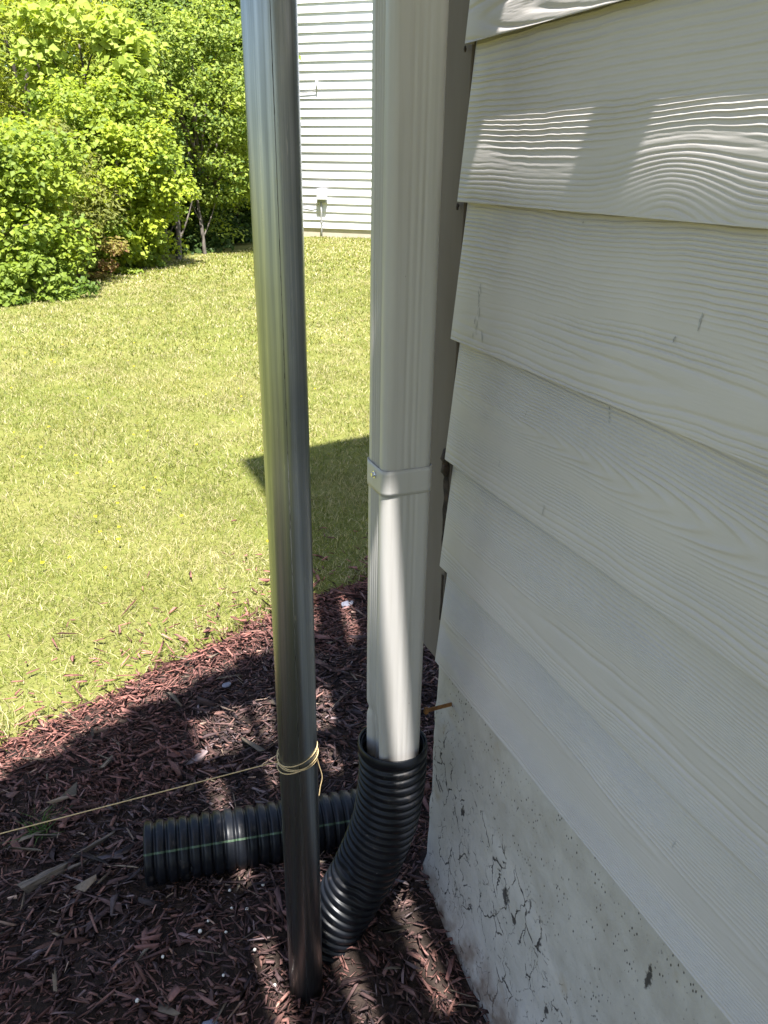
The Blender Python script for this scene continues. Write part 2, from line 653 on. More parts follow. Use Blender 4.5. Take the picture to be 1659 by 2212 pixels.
def board_grain(u, v, k, a):
    """relief in metres; u along the board, v up it (both metres)"""
    g = np.random.default_rng(100 + k)
    for (uk, vk, amp, su, sv) in a.get('bumps', []):
        v = v - amp * np.exp(-((u - uk) / su) ** 2 - ((v - vk) / sv) ** 2)
    w = v + a.get('w1', 0.012) * (fnoise(u * 4.2, v * 5, k * 7 + 1, 2) - 0.5) + 0.0032 * (fnoise(u * 15, v * 14, k * 7 + 2, 2) - 0.5) + 0.0012 * (fnoise(u * 60, v * 40, k * 7 + 3, 2) - 0.5)
    cc = a['c'] + a['k'] * (u - a['u0'])
    r = np.sqrt((w - a['v0']) ** 2 + cc ** 2)
    ph = r / a['lam'] + a.get('fm', 2.2) * (vnoise(r * 28, r * 0, k + 50) - 0.5) * 2
    f = ph - np.floor(ph)
    groove = (0.5 + 0.5 * np.cos(2 * math.pi * f)) ** a.get('sharp', 3.0)
    mask = 0.45 + 0.55 * sstep(0.34, 0.58, fnoise(u * 3.1 + 4 * k, v * 16, k * 7 + 4, 2))
    amp = 0.55 + 0.45 * vnoise(ph * 0.7, u * 2, k * 3 + 70)
    vs_ = a.get('vs', 0.07) + 0.05 * (fnoise(u * 5, v * 0, k * 5 + 21, 2) - 0.5)
    sign = np.tanh((v - vs_) / 0.018)            # raised lines higher up the board, grooves lower down
    h = -a.get('d', 0.0020) * groove * mask * amp * -sign
    h = h + 0.00016 * (vnoise(u * 90, v * 700, k + 9) - 0.5) + 0.0002 * (fnoise(u * 30, v * 60, k + 12, 2) - 0.5)
    return h


GR = [
    dict(v0=0.02, c=0.004, k=0.05, u0=0.2, lam=0.0050),
    dict(v0=-0.035, c=0.002, k=0.03, u0=0.9, lam=0.0062, bumps=[(0.585, 0.012, 0.026, 0.06, 0.045)], w1=0.010, vs=0.055, fm=1.2),
    dict(v0=0.035, c=0.010, k=0.055, u0=0.95, lam=0.0050, w1=0.014),
    dict(v0=0.105, c=0.003, k=0.085, u0=0.90, lam=0.0044, w1=0.016),
    dict(v0=0.050, c=0.016, k=0.030, u0=0.70, lam=0.0042, w1=0.012),
    dict(v0=0.085, c=0.020, k=-0.020, u0=0.50, lam=0.0038, w1=0.012),
]
THK, TILT = 0.0130, 0.0155
for k in range(6):
    zb = Z0 - EXPO * k
    H = 0.186
    uf = np.concatenate([np.arange(YC, 0.24, -0.004), np.array([0.1, -0.4, -1.5, -4.0])])
    vf = np.arange(0, H + 1e-6, 0.0005)
    U, V = np.meshgrid(uf, vf, indexing='ij')
    h = board_grain(U, V, k + 1, GR[k])
    edge = sstep(0, 0.0022, V) * sstep(0, 0.003, YC - U)
    Xb = WX + TILT * V / EXPO - h * edge + 0.0003 * (1 - sstep(0, 0.0012, V))
    VV = np.stack([Xb, U, zb + V], -1)
    nu, nv = len(uf), len(vf)
    # underside and back
    und = np.vstack([np.stack([np.full(nu, WX + THK), uf, np.full(nu, zb + 0.0030)], -1), VV[:, 0]])
    end = np.vstack([np.stack([Xb[0] + THK, np.full(nv, YC), zb + vf], -1), VV[0]])
    Vall = np.vstack([VV.reshape(-1, 3), und, end])
    F = [grid_faces(nu, nv)[:, ::-1]]
    i = np.arange(nu - 1)
    o = nu * nv
    F.append(np.stack([o + nu + i, o + nu + i + 1, o + i + 1, o + i], 1))
    o2 = o + 2 * nu
    j = np.arange(nv - 1)
    F.append(np.stack([o2 + nv + j, o2 + j, o2 + j + 1, o2 + nv + j + 1], 1))
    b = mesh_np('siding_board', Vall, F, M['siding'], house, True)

# boards above the frame, plain
for k in range(1, 23):
    zb = Z0 + EXPO * k
    MB().add([(WX, YC, zb), (WX, -4, zb), (WX + TILT * 1.05, -4, zb + 0.186), (WX + TILT * 1.05, YC, zb + 0.186),
              (WX + THK, YC, zb), (WX + THK, -4, zb), (WX + THK + TILT, -4, zb + 0.186), (WX + THK + TILT, YC, zb + 0.186)],
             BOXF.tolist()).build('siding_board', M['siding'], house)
ZT = Z0 + EXPO * 23
# wall body behind the boards, roof with its eave
MB().box(0.5390, 7.5, -4.0, 1.03, 0.505, ZT + 0.1).build('wall', M['trim'], house)
roof = MB()
zr = 5.52
roof.add([(0.27, -4.6, zr), (8.0, -4.6, zr), (8.0, 1.48, zr), (0.27, 1.48, zr),
          (0.27, -4.6, zr + 0.2), (8.0, -4.6, zr + 0.2), (8.0, 1.48, zr + 0.2), (0.27, 1.48, zr + 0.2),
          (4.1, -4.6, zr + 2.2), (4.1, 1.48, zr + 2.2)],
         [(3, 2, 1, 0), (0, 1, 5, 4), (1, 2, 6, 5), (2, 3, 7, 6), (3, 0, 4, 7), (4, 8, 9, 7), (5, 6, 9, 8), (4, 5, 8), (6, 7, 9)])
roof.build('roof', M['roof'], house)
# corner board with its split seam
MB().box(0.5180, 0.60, YC + 0.0015, 1.066, 0.492, ZT).build('corner_board', M['trim'], house, bevel=0.0015)


def ragged(name, pts_left, pts_right, x0, depth, mat, parent):
    """a thin raised shape in the wall plane: lists of (y, z) down both sides"""
    n = len(pts_left)
    V, F = [], []
    for (a, b) in zip(pts_left, pts_right):
        m = ((a[0] + b[0]) / 2, (a[1] + b[1]) / 2)
        V += [(x0, a[0], a[1]), (x0 - depth, m[0], m[1]), (x0, b[0], b[1])]
    for i in range(n - 1):
        F += [(3 * i, 3 * i + 3, 3 * i + 4, 3 * i + 1), (3 * i + 1, 3 * i + 4, 3 * i + 5, 3 * i + 2)]
    me = bpy.data.meshes.new(name)
    me.from_pydata(V, [], F)
    return link(name, me, mat, parent, True)


r1 = random.Random(3)
zs = np.linspace(0.865, 0.685, 16)
ragged('rotted_seam', [(0.9795 + r1.uniform(-.0025, .002), z) for z in zs],
       [(0.9795 + (0.014 + 0.006 * math.sin(i * 1.7)) * (1 - (i / 15) ** 3) + r1.uniform(-.002, .002), z) for i, z in enumerate(zs)],
       0.5168, 0.0040, M['rot'], house)
zs = np.linspace(0.66, 0.575, 10)
ragged('rotted_seam', [(0.980 + r1.uniform(-.001, .001), z) for z in zs],
       [(0.984 + r1.uniform(0, .005), z) for i, z in enumerate(zs)], 0.5172, 0.0020, M['rot'], house)
for (zc, s) in ((0.856, 1.0), (0.838, 0.8), (1.207, 0.3), (1.387, 0.25)):
    bm = MB()
    n = 7
    V, F = [], []
    for i in range(n):
        for j in range(8):
            th, ph = math.pi * i / (n - 1), 2 * math.pi * j / 8
            q = 0.010 * s * (1 + r1.uniform(-.3, .3))
            V.append((0.513 + 0.7 * q * math.sin(th) * math.cos(ph), 0.986 + q * math.sin(th) * math.sin(ph), zc + 1.3 * q * math.cos(th)))
    for i in range(n - 1):
        for j in range(8):
            F.append((i * 8 + j, i * 8 + (j + 1) % 8, (i + 1) * 8 + (j + 1) % 8, (i + 1) * 8 + j))
    bm.add(V, F).build('debris', M['rot'], house, True)


# scuffs on the paint: short dark strokes, part of the wall
def face_x(z):
    k = math.floor((Z0 - z) / EXPO) + 1
    zb = Z0 - EXPO * k
    return WX + TILT * (z - zb) / EXPO


def scuff(y, z, dy, L, w=0.0014):
    n = 6
    pl, pr = [], []
    V, F = [], []
    for i in range(n):
        f = i / (n - 1)
        yy_ = y + dy * f + r1.uniform(-.0006, .0006)
        z_ = z - L * f
        ww = w * math.sin(math.pi * (0.12 + 0.76 * f)) * r1.uniform(.6, 1.2)
        x_ = face_x(z_) - 0.0007
        V += [(x_, yy_ - ww / 2, z_), (x_, yy_ + ww / 2, z_)]
    for i in range(n - 1):
        F.append((2 * i, 2 * i + 1, 2 * i + 3, 2 * i + 2))
    me = bpy.data.meshes.new('scuff_mark')
    me.from_pydata(V, [], F)
    link('scuff_mark', me, M['scuff'], house)


for i in range(16):
    scuff(0.9175 - r1.uniform(0, .012), 1.118 - i * 0.0042, r1.uniform(-.004, .004), r1.uniform(.004, .010), 0.0016)
scuff(0.894, 1.062, -.006, .016, .002)
scuff(0.528, 1.142, .001, .016, .0026)
scuff(0.553, 1.117, .002, .006, .002)
scuff(0.640, 1.028, -.006, .018, .003)
scuff(0.718, 0.887, .002, .016, .0016)
scuff(0.828, 0.905, .001, .009, .0014)
scuff(0.787, 0.985, .001, .010, .0014)
scuff(0.719, 1.206, .001, .004, .003)
scuff(0.44, 0.62, .002, .01, .0016)

# foundation: rounded corner, lumpy face
fx = 0.5210
plan = [(fx, y) for y in (-4, -1.5, -0.5, 0, 0.15)] + [(fx, y) for y in np.arange(0.2, 0.985, 0.006)]
plan += [(fx + 0.016 * (1 - math.cos(a)), 0.985 + 0.016 * math.sin(a)) for a in np.linspace(0.12, math.pi / 2, 7)]
plan += [(x, 1.001) for x in (0.56, 0.62, 0.8, 1.2, 7.4)]
plan = np.array(plan)
zf = np.concatenate([[-0.25], np.arange(-0.12, 0.516, 0.006)])
nP, nZ = len(plan), len(zf)
PX = np.repeat(plan[:, 0:1], nZ, 1)
PY = np.repeat(plan[:, 1:2], nZ, 1)
PZ = np.repeat(zf[None], nP, 0)
lump = 0.005 * (fnoise(PY * 9 + PX * 9, PZ * 9, 77, 3) - 0.5) + 0.002 * (fnoise(PY * 45 + PX * 45, PZ * 45, 78, 2) - 0.5)
coatm = sstep(0, 0.02, (0.42 * PY - 0.015) - PZ)
lump = lump - 0.0018 * coatm - 0.014 * sstep(0.06, -0.06, PZ)
VF = np.stack([PX + lump * (PY < 0.999), PY + np.where(PY > 0.99, -lump, 0), PZ], -1).reshape(-1, 3)
mesh_np('foundation', VF, grid_faces(nP, nZ)[:, ::-1], M['concrete'], house, True)

# rusty form tie sticking out of the foundation
tieY, tieZ = 0.9377, 0.437
tie = MB()
tie.box(0.478, 0.53, tieY - 0.0014, tieY + 0.0014, tieZ - 0.0035, tieZ + 0.0035)
tie.box(0.472, 0.479, tieY - 0.003, tieY + 0.003, tieZ - 0.0055, tieZ + 0.0055)
tie.build('form_tie', M['rust'], house, bevel=0.0008)
fix_parent(house)

# ------------------------------------------------------------------ unseen deck above, gaps and blocking shaped to shade wall and bed
deck = thing('deck', 'unseen weathered timber deck overhead, laid out to throw slatted shade on mulch and siding', 'deck', (-0.92, -1.9, 0))
ZD = 2.55


def deck_end(x):
    return 0.955 + 0.364 * (x - 0.25)


def dboard(x0, x1, ya, yb):
    MB().box(x0, x1, ya, yb, ZD - 0.03, ZD).build('deck_board', M['deck'], deck, bevel=0.003, segs=1)


OPEN0, OPEN1 = 0.565, 0.74
for (x0, x1) in ((0.256, 0.4058), (0.122, 0.225), (-0.005, 0.092)):
    dboard(x0, x1, -3.4, OPEN0)
    dboard(x0, x1, OPEN1, deck_end((x0 + x1) / 2))
x1 = -0.036
while x1 > -1.0:
    x0 = x1 - 0.138
    dboard(x0, x1, -3.4, deck_end((x0 + x1) / 2))
    x1 = x0 - 0.002
XL = -1.0
for (ya, yb, xa, xb) in ((0.535, 0.565, XL, 0.50), (0.11, 0.20, XL, 0.05), (0.345, 0.42, 0.06, 0.38), (-0.22, -0.15, 0.19, 0.38), (-0.45, -0.40, XL, 0.49), (-1.1, -1.05, XL, 0.49), (-1.98, -1.93, XL, 0.49), (-3.38, -3.33, XL, 0.49)):  # the short ones are added blocking that interrupts the sun strips
    MB().box(xa, xb, ya, yb, ZD - 0.13, ZD - 0.032).build('joist', M['deck'], deck)
MB().box(0.395, 0.49, 0.215, 0.285, ZD - 0.10, ZD - 0.034).build('shade_block', M['deck'], deck)  # added block that parts the two sun patches on the siding
MB().box(0.10, 0.118, OPEN0 - 0.01, OPEN1 + 0.02, ZD - 0.07, ZD - 0.033).build('joist', M['deck'], deck)  # thin strip added to draw a shadow line across the sunlit opening
MB().prism([(XL, deck_end(XL) - 0.14), (-0.02, OPEN1 - 0.01), (0.345, OPEN1), (0.40, deck_end(0.40)), (XL, deck_end(XL))], ZD - 0.07, ZD - 0.034).build('shade_beam', M['deck'], deck)  # added to stop sun coming through the board gaps near the edge
MB().prism([(0.345, OPEN0 - 0.02), (0.50, OPEN0 - 0.02), (0.50, OPEN1 + 0.20), (0.345, OPEN1 + 0.04)], ZD - 0.07, ZD - 0.036).build('shade_beam', M['deck'], deck)  # added to keep sun off the corner board
for (px_, py_) in ((-0.92, -1.9), (0.33, -1.9)):
    MB().box(px_ - 0.045, px_ + 0.045, py_ - 0.045, py_ + 0.045, -0.1, ZD - 0.182).build('post', M['deck'], deck)
fix_parent(deck)

# ------------------------------------------------------------------ downspout
ds = thing('downspout', 'pale ribbed aluminium downspout strapped at the corner of the near house', 'downspout', (0.4135, 0.9315, 0.35))


def spout_profile(grow=0.0, ribs=True):
    x0, x1, y0, y1 = 0.378 - grow, 0.4495 + grow, 0.8995 - grow, 0.9640 + grow
    r = 0.0115
    pts, tagp = [], []
    cs = [((x0 + r, y0 + r), 180, 270), ((x1 - r, y0 + r), 270, 360), ((x1 - r, y1 - r), 0, 90), ((x0 + r, y1 - r), 90, 180)]
    nm = ['front', 'right', 'back', 'left']
    for q, (cc, a0, a1) in enumerate(cs):
        for a in np.linspace(a0, a1, 8):
            pts.append((cc[0] + r * math.cos(R(a)), cc[1] + r * math.sin(R(a))))
            tagp.append('c')
        # flat run to the next corner
        nx_ = cs[(q + 1) % 4]
        a = pts[-1]
        b = (nx_[0][0] + r * math.cos(R(nx_[1])), nx_[0][1] + r * math.sin(R(nx_[1])))
        L = math.hypot(b[0] - a[0], b[1] - a[1])
        n = 44
        nrm = ((b[1] - a[1]) / L, -(b[0] - a[0]) / L)
        for i in range(1, n):
            f = i / n
            d = 0
            if ribs:
                s = f * L
                if nm[q] in ('left', 'right'):
                    for cpos in (0.24, 0.42, 0.60, 0.78):
                        d -= 0.0030 * math.exp(-((f - cpos) / 0.048) ** 2)
                else:
                    for cpos, wd in ((0.36, 0.055), (0.56, 0.055), (0.72, 0.05)):
                        d -= 0.0007 * math.exp(-((f - cpos) / wd) ** 2)
            pts.append((a[0] + (b[0] - a[0]) * f + nrm[0] * d, a[1] + (b[1] - a[1]) * f + nrm[1] * d))
            tagp.append(nm[q])
    return np.array(pts), tagp


def spout(name, zlist, grow, mat, deform=None, ribs=True):
    P, tg = spout_profile(grow, ribs)
    n = len(P)
    V = np.zeros((len(zlist), n, 3))
    for i, z in enumerate(zlist):
        V[i, :, :2] = P
        V[i, :, 2] = z
    if deform:
        V = deform(V, tg)
    i, j = np.meshgrid(np.arange(len(zlist) - 1), np.arange(n), indexing='ij')
    j2 = (j + 1) % n
    F = np.stack([i * n + j, i * n + j2, (i + 1) * n + j2, (i + 1) * n + j], -1).reshape(-1, 4)
    return mesh_np(name, V.reshape(-1, 3), F, mat, ds, True)


def wobble(V, tg):
    z = V[..., 2]
    V[..., 0] += 0.0008 * (fnoise(z * 4, V[..., 1] * 20, 3) - 0.5)
    V[..., 1] += 0.0012 * (fnoise(z * 4, V[..., 0] * 20, 4) - 0.5)
    return V


def crumple(V, tg):
    V = wobble(V, tg)
    z = V[..., 2]
    left = np.clip((0.42 - V[..., 0]) / 0.035, 0, 1)
    fy = np.clip((V[..., 1] - 0.91) / 0.05, 0, 1)
    dent = 0.012 * sstep(0.52, 0.40, z) * left * np.sin(math.pi * np.clip(fy * 0.9 + 0.1, 0, 1)) ** 1.5
    crease = 0.004 * np.exp(-((z - 0.455 - 0.1 * (V[..., 1] - 0.93)) / 0.008) ** 2) * left * fy
    V[..., 0] += dent + crease * (z > 0.40)
    V[..., 1] += -0.004 * sstep(0.50, 0.38, z) * left * (1 - fy)
    return V


spout('upper_section', np.concatenate([[0.80], np.arange(0.84, 1.6, 0.02), [2.0, 3.0, 4.2, 5.45]]), 0.0, M['downspout'], wobble)
spout('lower_section', np.concatenate([np.arange(0.335, 0.862, 0.006)]), 0.0007, M['downspout'], crumple)
st = spout('strap', [0.8445, 0.850, 0.862, 0.875, 0.8815], 0.0019, M['downspout'], None, False)
sol = st.modifiers.new('solid', 'SOLIDIFY')
sol.thickness = 0.0008
# hex screw on the strap
bm = MB()
n = 10
for (xa, rr) in ((0.3764, 0.0052), (0.3745, 0.0052), (0.3744, 0.0034), (0.3712, 0.0030)):
    bm.v += [(xa, 0.9285 + rr * math.cos(2 * math.pi * i / n), 0.8685 + rr * math.sin(2 * math.pi * i / n)) for i in range(n)]
for k in range(3):
    bm.f += [(k * n + i, (k + 1) * n + i, (k + 1) * n + (i + 1) % n, k * n + (i + 1) % n) for i in range(n)]
bm.f.append(tuple(range(3 * n, 4 * n))[::-1])
bm.build('screw', M['screw'], st)
fix_parent(ds)


# ------------------------------------------------------------------ corrugated pipes
def corrugated(name, path, Ro, parent, mats, pitch=0.018, depth=0.0045, seg=64, stripe=None, dents=(), wall=0.0025):
    P0, s0 = resample(np.asarray(path), 2)
    n = int(np.sum(np.linalg.norm(np.diff(path, axis=0), axis=1)) / pitch * 12)
    P, s = resample(np.asarray(path), n)
    T, N, B = frames(P)
    ph = (s / pitch) % 1.0
    prof = sstep(0.0, 0.13, ph) * sstep(0.84, 0.71, ph)           # wide crowns, narrow valleys
    r = Ro - depth * (1 - prof) + 0.0006 * np.sin(ph * 2 * math.pi)
    a = np.linspace(0, 2 * math.pi, seg, endpoint=False)
    RR = np.repeat(r[:, None], seg, 1)
    RR = RR + 0.0010 * (fnoise(s[:, None] * 40, np.cos(a)[None] * 2 + 5, 6) - 0.5)
    for (sc, ac, ws, wa, dd) in dents:
        da = np.angle(np.exp(1j * (a - ac)))
        RR = RR - dd * np.exp(-((s[:, None] - sc) / ws) ** 2 - (da[None] / wa) ** 2)
    D = np.cos(a)[None, :, None] * N[:, None] + np.sin(a)[None, :, None] * B[:, None]
    V = P[:, None] + RR[:, :, None] * D
    Vi = P[:, None] + (RR[:, :, None] - wall) * D
    i, j = np.meshgrid(np.arange(n - 1), np.arange(seg), indexing='ij')
    j2 = (j + 1) % seg
    Fo = np.stack([i * seg + j, i * seg + j2, (i + 1) * seg + j2, (i + 1) * seg + j], -1).reshape(-1, 4)
    off = n * seg
    Fi = Fo[:, ::-1] + off
    jj = np.arange(seg)
    j3 = (jj + 1) % seg
    e0 = np.stack([jj, jj + off, j3 + off, j3], 1)
    k = (n - 1) * seg
    e1 = np.stack([k + jj, k + j3, k + j3 + off, k + jj + off], 1)
    o = mesh_np(name, np.vstack([V.reshape(-1, 3), Vi.reshape(-1, 3)]), [Fo, Fi, e0, e1], mats, parent, True)
    if stripe is not None:
        idx = np.zeros(len(o.data.polygons), np.int32)
        # stripe runs where the outward direction is nearest to the given vector
        w = np.argmax(D[n // 2] @ np.asarray(stripe, float))
        m = (j.ravel() == w)
        idx[:len(Fo)][m] = 1
        o.data.polygons.foreach_set('material_index', idx)
    return o


elbow = thing('flexible_drain_pipe', 'upright black corrugated drain pipe fitted over the foot of the downspout', 'pipe', (0.30, 0.98, 0))
EP = catmull([(0.4150, 0.9340, 0.392), (0.4155, 0.935, 0.32), (0.406, 0.942, 0.22), (0.374, 0.950, 0.115), (0.326, 0.958, 0.012), (0.285, 0.965, -0.08)], 12)
corrugated('corrugated_tube', EP, 0.0560, elbow, [M['pipe']], pitch=0.0165, depth=0.0036,
           dents=[(0.30, 0.6, 0.028, 0.35, 0.010), (0.27, 1.3, 0.02, 0.3, 0.008)])
# smooth collar at the open top
V, F = [], []
seg = 64
T, N, B = frames(EP)
for (dz, rr) in ((0.004, 0.0535), (0.0060, 0.0548), (0.0050, 0.0566), (-0.003, 0.0573), (-0.010, 0.0570), (-0.0115, 0.0540)):
    for j in range(seg):
        a = 2 * math.pi * j / seg
        V.append((EP[0][0] + rr * math.cos(a), EP[0][1] + rr * math.sin(a), EP[0][2] + dz + 0.004 * math.cos(a + 2.2)))
for i in range(5):
    for j in range(seg):
        F.append((i * seg + j, i * seg + (j + 1) % seg, (i + 1) * seg + (j + 1) % seg, (i + 1) * seg + j))
MB().add(V, F).build('collar', M['pipe'], elbow, True)
fix_parent(elbow)

A0 = np.array([0.018, 1.196, 0.0])
A1 = np.array([0.47, 1.139, 0.0])
A0[2] = float(bed_z(A0[0], A0[1])) + 0.056
A1[2] = float(bed_z(A1[0], A1[1])) + 0.028
lying = thing('loose_drain_pipe', 'black corrugated drain pipe with a green stripe lying on the mulch', 'pipe', tuple(A0 - np.array([0, 0, .056])))
d_ = A0 - A1
view = np.array([0, 0, 1.25]) - (A0 + A1) / 2
dd_ = d_ / np.linalg.norm(d_)
view = view - dd_ * (view @ dd_)
view /= np.linalg.norm(view)
corrugated('corrugated_tube', np.array([A0 + (A1 - A0) * f for f in np.linspace(0, 1, 8)]), 0.0585, lying, [M['pipe'], M['stripe']], pitch=0.0215,
           depth=0.0055, seg=96, stripe=view, dents=[(0.085, 0.0, 0.006, 0.10, 0.005), (0.16, 1.57, 0.006, 0.12, 0.005), (0.16, 0.55, 0.006, 0.1, 0.005), (0.21, 1.2, 0.006, 0.1, 0.005)])
fix_parent(lying)

# ------------------------------------------------------------------ steel pole and its line
PXY = (0.245, 0.900)
PR = 0.0286
pole = thing('steel_pole', 'tall galvanised steel pole standing in the mulch in front of the lawn', 'pole', (PXY[0], PXY[1], -0.06))
zp = np.concatenate([np.arange(-0.16, 1.6, 0.03), [1.9, 2.2, 2.36]])
P = np.stack([PXY[0] + 0.0012 * np.sin(zp * 2.1), PXY[1] + 0.004 * (zp - 0.6), zp], 1)
V, F = tube_arrays(P, PR, 56)
mesh_np('tube', V, F, M['steel'], pole, True)
# the weld seam is a low bead down the tube
ang = math.radians(-103)
sx, sy = math.cos(ang), math.sin(ang)
Vs, Fs = [], []
for i, q in enumerate(P):
    for (dw, dr) in ((-0.0007, -0.0002), (0, 0.0003), (0.0007, -0.0002)):
        Vs.append((q[0] + (PR + dr) * sx - dw * sy, q[1] + (PR + dr) * sy + dw * sx, q[2]))
    if i:
        o = 3 * i
        Fs += [(o - 3, o - 2, o + 1, o), (o - 2, o - 1, o + 2, o + 1)]
me = bpy.data.meshes.new('weld_seam')
me.from_pydata(Vs, [], Fs)
link('weld_seam', me, M['seam'], pole, True)
fix_parent(pole)

line = thing('string_line', 'thin tan twine wound round the steel pole and stretched off to the left', 'string', (PXY[0], PXY[1], 0.44))
pts = []
rr = PR + 0.0011
turns = 3.6
for i in range(int(turns * 40) + 1):
    a = math.pi + 0.0 + 2 * math.pi * i / 40
    f = i / (turns * 40)
    zz_ = 0.455 - 0.012 * f + 0.006 * math.sin(2.1 * f * 7) + 0.0085 * math.cos(a - 0.1) * (1 if f < .5 else 1.35) * (0.6 + 0.5 * math.sin(f * 9 + 1))
    pts.append((PXY[0] + (rr + 0.0012 * f) * math.cos(a), PXY[1] - 0.0007 + (rr + 0.0012 * f) * math.sin(a), zz_))
tube('winding', pts, 0.0008, M['twine'], line, 6)
a0 = pts[0]
LS = [(a0[0] + (-1.25 - a0[0]) * f, a0[1] + 0.008 * f, a0[2] + (0.452 - a0[2]) * f - 0.004 * math.sin(math.pi * f)) for f in np.linspace(0, 1, 7)]
tube('stretched_line', catmull(LS, 8), 0.0008, M['twine'], line, 6)
e = pts[-1]
tube('loose_end', catmull([(0.2735, 0.915, 0.464), (0.279, 0.918, 0.445), (0.283, 0.922, 0.408), (0.2905, 0.925, 0.372), (0.2875, 0.926, 0.350), (0.285, 0.926, 0.332)], 8),
     0.0008, M['twine'], line, 6)
fix_parent(line)
stake = MB()
stake.box(-1.272, -1.25, 0.899, 0.921, -0.25, 0.50)
so_ = stake.build('wooden_stake', M['deck'], None, bevel=0.002)
tag(so_, 'short wooden stake holding the far end of the twine', 'stake')

# ------------------------------------------------------------------ far house
AZ, FD = 0.7061, 17.9113
fn = np.array([math.sin(AZ), math.cos(AZ), 0])          # into the wall
ft = np.array([math.cos(AZ), -math.sin(AZ), 0])         # along it, to the right
S0 = float(np.array([5.22, 19.1, 0]) @ ft)
S1 = S0 + 10.5


def fp(s, dep, z):
    return tuple(fn * (FD + dep) + ft * s + np.array([0, 0, z]))


far = thing('far_house', 'white lap-sided house in full sun beyond the lawn', 'house', fp((S0 + S1) / 2, 1, -0.3))
ztop = 1.25 + 3.188


def fbox(mb, s0, s1, d0, d1, z0, z1, d0t=None):
    d0t = d0 if d0t is None else d0t
    V = [fp(s0, d0, z0), fp(s1, d0, z0), fp(s1, d1, z0), fp(s0, d1, z0), fp(s0, d0t, z1), fp(s1, d0t, z1), fp(s1, d1, z1), fp(s0, d1, z1)]
    return mb.add(V, BOXF.tolist())


for k in range(-9, 26):
    zb = ztop - 0.178 * k
    jit = random.uniform(-.0025, .0025)
    fbox(MB(), S0 + 0.09, S1, jit, 0.03, zb, zb + 0.184, 0.028).build('siding_board', M['far_siding'], far)
zbot = ztop - 0.178 * 25
fbox(MB(), S0 - 0.01, S0 + 0.089, -0.012, 0.06, zbot - 0.01, ztop + 1.8).build('corner_board', M['far_siding'], far)
fbox(MB(), S0, S1, 0.031, 8, zbot + 0.01, ztop + 1.78).build('wall', M['far_siding'], far)
fbox(MB(), S0 + 0.01, S1 - 0.01, 0.028, 8.02, -1.2, zbot + 0.009).build('foundation', M['far_concrete'], far)
rf = MB()
zq = ztop + 1.79
rf.add([fp(S0 - .3, -.35, zq), fp(S1 + .3, -.35, zq), fp(S1 + .3, 8.4, zq), fp(S0 - .3, 8.4, zq),
        fp(S0 - .3, -.35, zq + .18), fp(S1 + .3, -.35, zq + .18), fp(S1 + .3, 8.4, zq + .18), fp(S0 - .3, 8.4, zq + .18),
        fp(S0 - .3, 4, zq + 2.2), fp(S1 + .3, 4, zq + 2.2)],
       [(3, 2, 1, 0), (0, 1, 5, 4), (1, 2, 6, 5), (2, 3, 7, 6), (3, 0, 4, 7), (4, 5, 9, 8), (6, 7, 8, 9), (5, 6, 9), (7, 4, 8)])
rf.build('roof', M['roof'], far)
fix_parent(far)
# utility box with its conduit
sb = float(np.array([6.084, 18.35, 0]) @ ft)
ub = thing('utility_box', 'small grey utility box and conduit fixed low on the white far house', 'utility box', fp(sb, -0.03, -0.2))
fbox(MB(), sb - 0.118, sb + 0.118, -0.115, -0.006, 0.60, 0.835).build('cover', M['box'], ub, bevel=0.008)
fbox(MB(), sb - 0.095, sb + 0.095, -0.075, -0.006, 0.545, 0.598).build('base', M['conduit'], ub)
tube('conduit', [fp(sb - 0.03, -0.045, z) for z in (-0.35, 0.0, 0.3, 0.55)], 0.020, M['conduit'], ub, 10)
fbox(MB(), sb - 0.055, sb - 0.005, -0.07, -0.01, 0.10, 0.13).build('clamp', M['conduit'], ub)
tube('cable', catmull([fp(sb - 0.10, -0.02, 0.50), fp(sb - 0.28, -0.02, 0.44), fp(sb - 0.5, -0.015, 0.46), fp(sb - 0.9, -0.015, 0.47)], 6), 0.008, M['conduit'], ub, 6)
fix_parent(ub)
ss = float(np.array([6.010, 18.4146, 0]) @ ft)
stub = thing('wall_stub', 'short pale pipe stub with a drooping cable high on the white far house', 'pipe stub', fp(ss, -0.03, 2.75))
tube('stub_pipe', [fp(ss, -0.03, 2.82), fp(ss, -0.03, 3.01)], 0.018, M['box'], stub, 10)
tube('cable', catmull([fp(ss, -0.015, 2.80), fp(ss - 0.25, -0.015, 2.775), fp(ss - 0.55, -0.015, 2.76), fp(ss - 0.75, -0.015, 2.77)], 6), 0.010, M['conduit'], stub, 6)
fix_parent(stub)


# ------------------------------------------------------------------ trees and shrubs
def leaves(cent, nrm, size, asp, col, seed):
    """folded kite leaves: cent (n,3), nrm (n,3), size (n,)"""
    g = np.random.default_rng(seed)
    n = len(cent)
    nrm = nrm / np.linalg.norm(nrm, axis=1)[:, None]
    a = g.normal(size=(n, 3))
    t1 = np.cross(nrm, a)
    t1 /= np.linalg.norm(t1, axis=1)[:, None]
    t2 = np.cross(nrm, t1)
    s = size[:, None]
    p0 = cent - t1 * s * 0.5
    p1 = cent + t1 * s * 0.5 - nrm * s * 0.10
    pl = cent - t1 * s * 0.08 + t2 * s * asp * 0.5 + nrm * s * 0.10
    pr = cent - t1 * s * 0.08 - t2 * s * asp * 0.5 + nrm * s * 0.10
    V = np.stack([p0, pl, p1, pr], 1).reshape(-1, 3)
    i = np.arange(n) * 4
    F = np.vstack([np.stack([i, i + 1, i + 2], 1), np.stack([i, i + 2, i + 3], 1)])
    return V, F, np.repeat(col, 4, 0)


